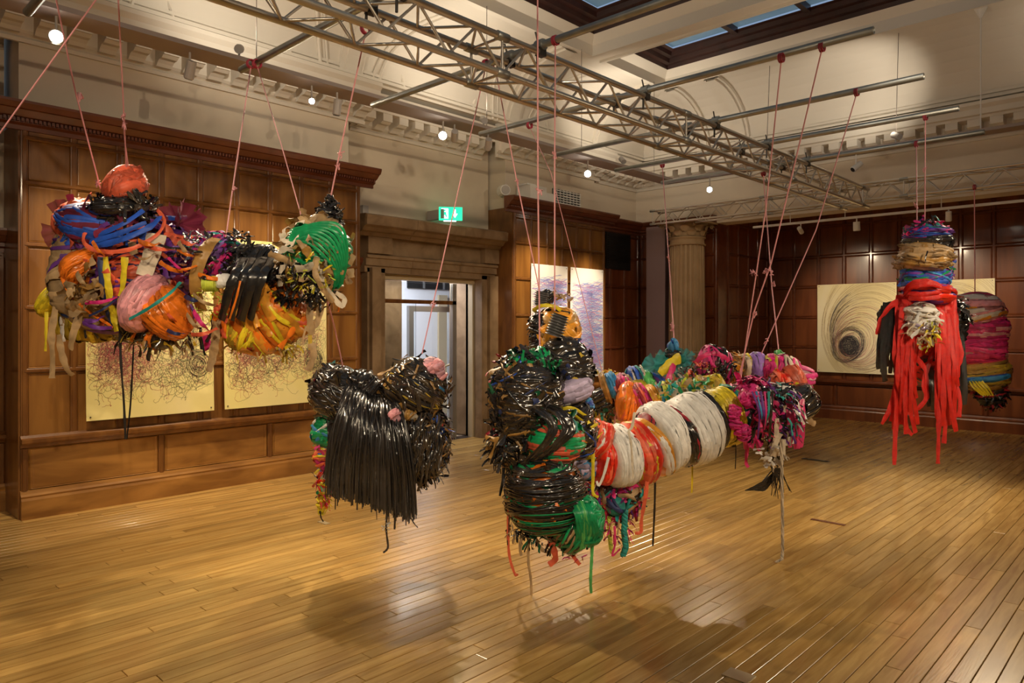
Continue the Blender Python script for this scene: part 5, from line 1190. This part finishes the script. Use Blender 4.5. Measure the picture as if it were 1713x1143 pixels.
for k in range(3): streamer(S5, [(1512,498-k*6,T-.1),(1525,482-k*4,T-.24),(1550,476-k*3,T-.3),(1575,480,T-.24),(1588,494,T-.1)], 8, REDS, 'red_twist')
for k in range(2): streamer(S5, [(1520,490+k*9,T-.2),(1545,492+k*8,T-.3),(1575,488+k*8,T-.24)], 8, REDS, 'red_twist')
bundle(S5, (1510,498,T+.02), (1594,505,T+.02), 24, REDS, [(REDS,12,8)], p=4)
bundle(S5, (1545,505,T-.16), (1538,560,T-.16), 24, CRM, [(WHT_,12,7),(LILA,4,5)], lump=.15, ridge=.2, label='pale rag beard'); shag(S5, 1542, 540, T-.22, 18, 30, [WHT_, CRM, CRM, SILV], 70, 18, 5, name='pale_rags', hang=.7); shag(S5, 1552, 555, T-.24, 12, 26, [YEL, YEL, LIME], 60, 14, 3, name='yellow_fringe', hang=.6)
def tassel(us, vs, ub, vb, m, w_, n_, t, nm, jit=4):
    for k in range(n_):
        f = (k+.5)/n_; u0 = us[0]+(us[1]-us[0])*f; u1 = ub[0]+(ub[1]-ub[0])*f; v0 = vs+rr.uniform(-6,6); v1 = rr.uniform(*vb)
        streamer(S5, [(u0,v0,t),(u0*.6+u1*.4+rr.gauss(0,jit*.4),v0+(v1-v0)*.3,t-.06*rr.random()),(u1+rr.gauss(0,jit*.5),v0+(v1-v0)*.7,t-.04-.06*rr.random()),(u1+rr.gauss(0,jit*1.6),v1,t-.02)], w_*rr.uniform(.8,1.2), m, nm, seed=k+int(u0), sub=4)
tassel((1500,1532), 500, (1497,1532), (620,735), REDS, 10, 14, T-.06, 'red_streamer'); tassel((1508,1530), 520, (1500,1526), (640,730), REDS, 9, 10, T-.12, 'red_streamer')
tassel((1570,1596), 495, (1572,1602), (610,720), REDS, 10, 14, T-.08, 'red_streamer'); tassel((1565,1590), 520, (1568,1596), (620,735), REDS, 9, 9, T-.14, 'red_streamer')
for pts in ([(1505,600,T-.15),(1500,680,T-.15),(1498,720,T-.15),(1496,778,T-.15)], [(1572,600,T-.18),(1571,680,T-.18),(1570,730,T-.18),(1569,776,T-.18)], [(1500,640,T-.1),(1490,680,T-.1),(1475,710,T-.1)], [(1582,640,T-.1),(1582,700,T-.12),(1579,742,T-.12)],
            [(1560,590,T-.05),(1545,640,T-.1),(1550,665,T-.1),(1535,685,T-.1)], [(1545,560,T-.05),(1530,590,T-.1),(1548,620,T-.1),(1551,660,T-.1)], [(1600,560,T-.1),(1608,590,T-.12),(1604,612,T-.12)], [(1590,520,T-.1),(1598,540,T-.12),(1606,590,T-.1)], [(1512,690,T-.12),(1516,715,T-.12),(1526,728,T-.12)], [(1598,640,T-.1),(1606,670,T-.1),(1604,698,T-.1)]):
    streamer(S5, pts, 9, REDS, 'red_streamer')
tassel((1478,1508), 512, (1468,1502), (585,640), SEQ, 10, 12, T-.02, 'black_sequin_strip', 2); tassel((1586,1606), 505, (1598,1614), (590,680), SEQ, 10, 9, T-.0, 'black_sequin_strip', 2); tassel((1545,1562), 560, (1552,1566), (640,695), SEQ, 9, 4, T+.05, 'black_sequin_strip', 2)
streamer(S5, [(1512,500,T-.06),(1490,512,T-.08),(1474,535,T-.06),(1468,560,T-.04)], 10, REDS, 'red_streamer')
bundle(S5, (1500,505,T+.05), (1490,560,T+.05), 20, SEQ, [(SEQ,12,7)], p=3); bundle(S5, (1595,505,T+.05), (1600,570,T+.05), 16, BLKG, [(BLK,14,7)], p=3); shag(S5, 1600, 530, T, 14, 24, [BLK, BLKG], 60, 18, 8, hang=.9)
bundle(S5, (1545,510,T+.08), (1548,640,T+.08), 34, DRED, [(REDS,14,10),(SEQ,6,8)], p=3, taper=-.5, flat=.6); streamer(S5, [(1585,460,T),(1588,480,T-.02),(1592,495,T)], 4, BLK); streamer(S5, [(1582,478,T-.05),(1580,490,T-.1)], 14, YEL)

# ================= 6: pink hanging cocoon
T = 8.1
S6 = sculpture(1645, 690, T, 'pink and gold hanging cocoon at the right, behind the red streamer figure')
bundle(S6, (1630,488,T), (1634,548,T), 40, LPNK, [(PINK,14,7),(WHT_,8,7),(HPNK,6,6),(LORN,3,5)], lump=.06, tilt=.14, taper=.3, label='pale pink wound top')
bundle(S6, (1636,520,T-.02), (1642,612,T-.02), 38, HPNK, [(HPNK,44,7),(MAG,26,5),(PINK,6,6)], p=4, tilt=.1, ridge=.12, label='magenta satin middle')
bundle(S6, (1640,590,T), (1652,655,T), 34, GOLD, [(GOLD,16,6),(TAN,8,6),(BLK,5,3),(OCH,6,5)], p=3.6, tilt=.08, label='gold sequin band'); bundle(S6, (1645,622,T-.03), (1648,638,T-.03), 33, LBLU, [(LBLU,8,6),(BLUE,6,5),(GOLD,3,3)], p=4, tilt=.1)
bundle(S6, (1655,635,T), (1658,682,T), 22, BLK, [(BLK,10,6),(DRED,4,4)], taper=-.5, lump=.1); shag(S6, 1658, 660, T, 20, 20, [BLK, BLKG, DRED, BLK], 150, 12, 4, hang=.6)
for k in range(5): streamer(S6, [(1622+k*5,638,T-.25),(1630+k*6,650,T-.3),(1645+k*4,662,T-.28)], 4, YEL, 'yellow_ribbon')
streamer(S6, [(1673,640,T),(1676,655,T),(1681,668,T)], 6, HPNK); shag(S6, 1674, 645, T, 6, 10, [HPNK, MAG, WHT_], 20, 10, 4, name='rag_tuft'); streamer(S6, [(1668,520,T-.1),(1676,550,T-.1),(1680,590,T-.1)], 6, LPNK)
shag(S6, 1600, 510, T, 12, 14, [LPNK, PINK, CORAL], 30, 12, 6, name='rag_tuft')

# ------------------------------------------------------------ pink cords
cord([(300,-194,2.85), (-110,375,3.3)], 'thick pink cord slanting across the top left corner', .0045)
cord([(88,-29,3.67), (126,153,4.1), (168,316,4.25)], 'pink cord at far left tied to the black collar of the wide bundle', .006, knots=(.52,.97))
cord([(190,-164,2.97), (206,165,3.8), (212,294,4.18)], 'pink cord holding the coral ball from above', .005, knots=(.72,.76)); cord([(206,165,3.8), (208,230,4.0), (217,294,4.2)], 'doubled pink cord just right of the coral ball cord', .004)
cord([(420,110,4.81), (388,325,4.5), (378,398,4.2)], 'pink cord from the second pole to the middle of the wide bundle', .0055, knots=(.74,), tie=0)
cord([(430,110,4.80), (470,240,4.5), (507,372,4.2)], 'pink cord from the second pole to the green head', .0045, tie=0)
cord([(612,52,3.95), (567,262,4.2), (553,332,4.3)], 'pink cord from the truss to the black knob above the green head', .006, knots=(.72,.79), tie=0)
cord([(548,505,4.3), (560,550,4.5), (574,616,4.7)], 'short pink cord from the wide bundle down to the black fringed piece', .006)
cord([(813,110,4.88), (722,520,4.8), (706,592,4.74)], 'long pink cord from the third pole to the right lobe of the black fringed piece', .0055, knots=(.83,), tie=0)
cord([(828,112,4.88), (866,310,4.8), (893,440,4.75), (905,500,4.7)], 'pink cord from the third pole toward the amber head', .0055, knots=(.5,), tie=0)
cord([(929,71,4.47), (928,262,4.45), (928,520,4.45)], 'right hand vertical pink cord above the black column', .006, knots=(.42,), tie=0)
cord([(899,-120,3.9), (900,306,4.3), (903,585,4.3)], 'left hand vertical pink cord above the black column', .0065, knots=(.60,))
cord([(886,212,6.24), (922,290,6.1), (1012,640,5.75)], 'thin pink cord from the fourth pole to the left end of the ring', .004, tie=0)
cord([(1108,278,8.1), (1120,450,6.9), (1128,576,5.72)], 'pink cord from the sixth pole to the blue cap on the ring', .007, knots=(.6,.93), tie=0)
cord([(1307,100,4.63), (1281,350,4.9), (1236,655,5.05)], 'pink cord from the fourth pole crossing to the magenta rags', .006, tie=0, knots=(.62,))
cord([(1375,82,4.53), (1290,440,4.9), (1262,520,5.0), (1232,650,5.1)], 'longest pink cord from the right end of the fourth pole', .0065, knots=(.63,.76), tie=0)
cord([(1433,157,5.43), (1365,385,5.5), (1272,596,5.55)], 'pink cord from the fifth pole slanting left to the violet roll', .006, knots=(.94,), tie=0)
cord([(1277,292,7.1), (1291,480,6.2), (1303,592,5.62)], 'pink cord from the truss to the green pompom', .0065, knots=(.6,.66), tie=0)
cord([(1548,198,6.05), (1547,380,6.0)], 'pink cord from the sixth pole straight to the red streamer figure', .006, knots=(.47,), tie=0)
cord([(1533,243,6.95), (1534,383,6.1)], 'second thinner pink cord left of the one holding the red figure', .006, knots=(.75,), tie=0)
cord([(1630,315,8.35), (1631,500,8.1)], 'pink and white cord from the far truss to the pink cocoon', .008, knots=(.98,), tie=0)
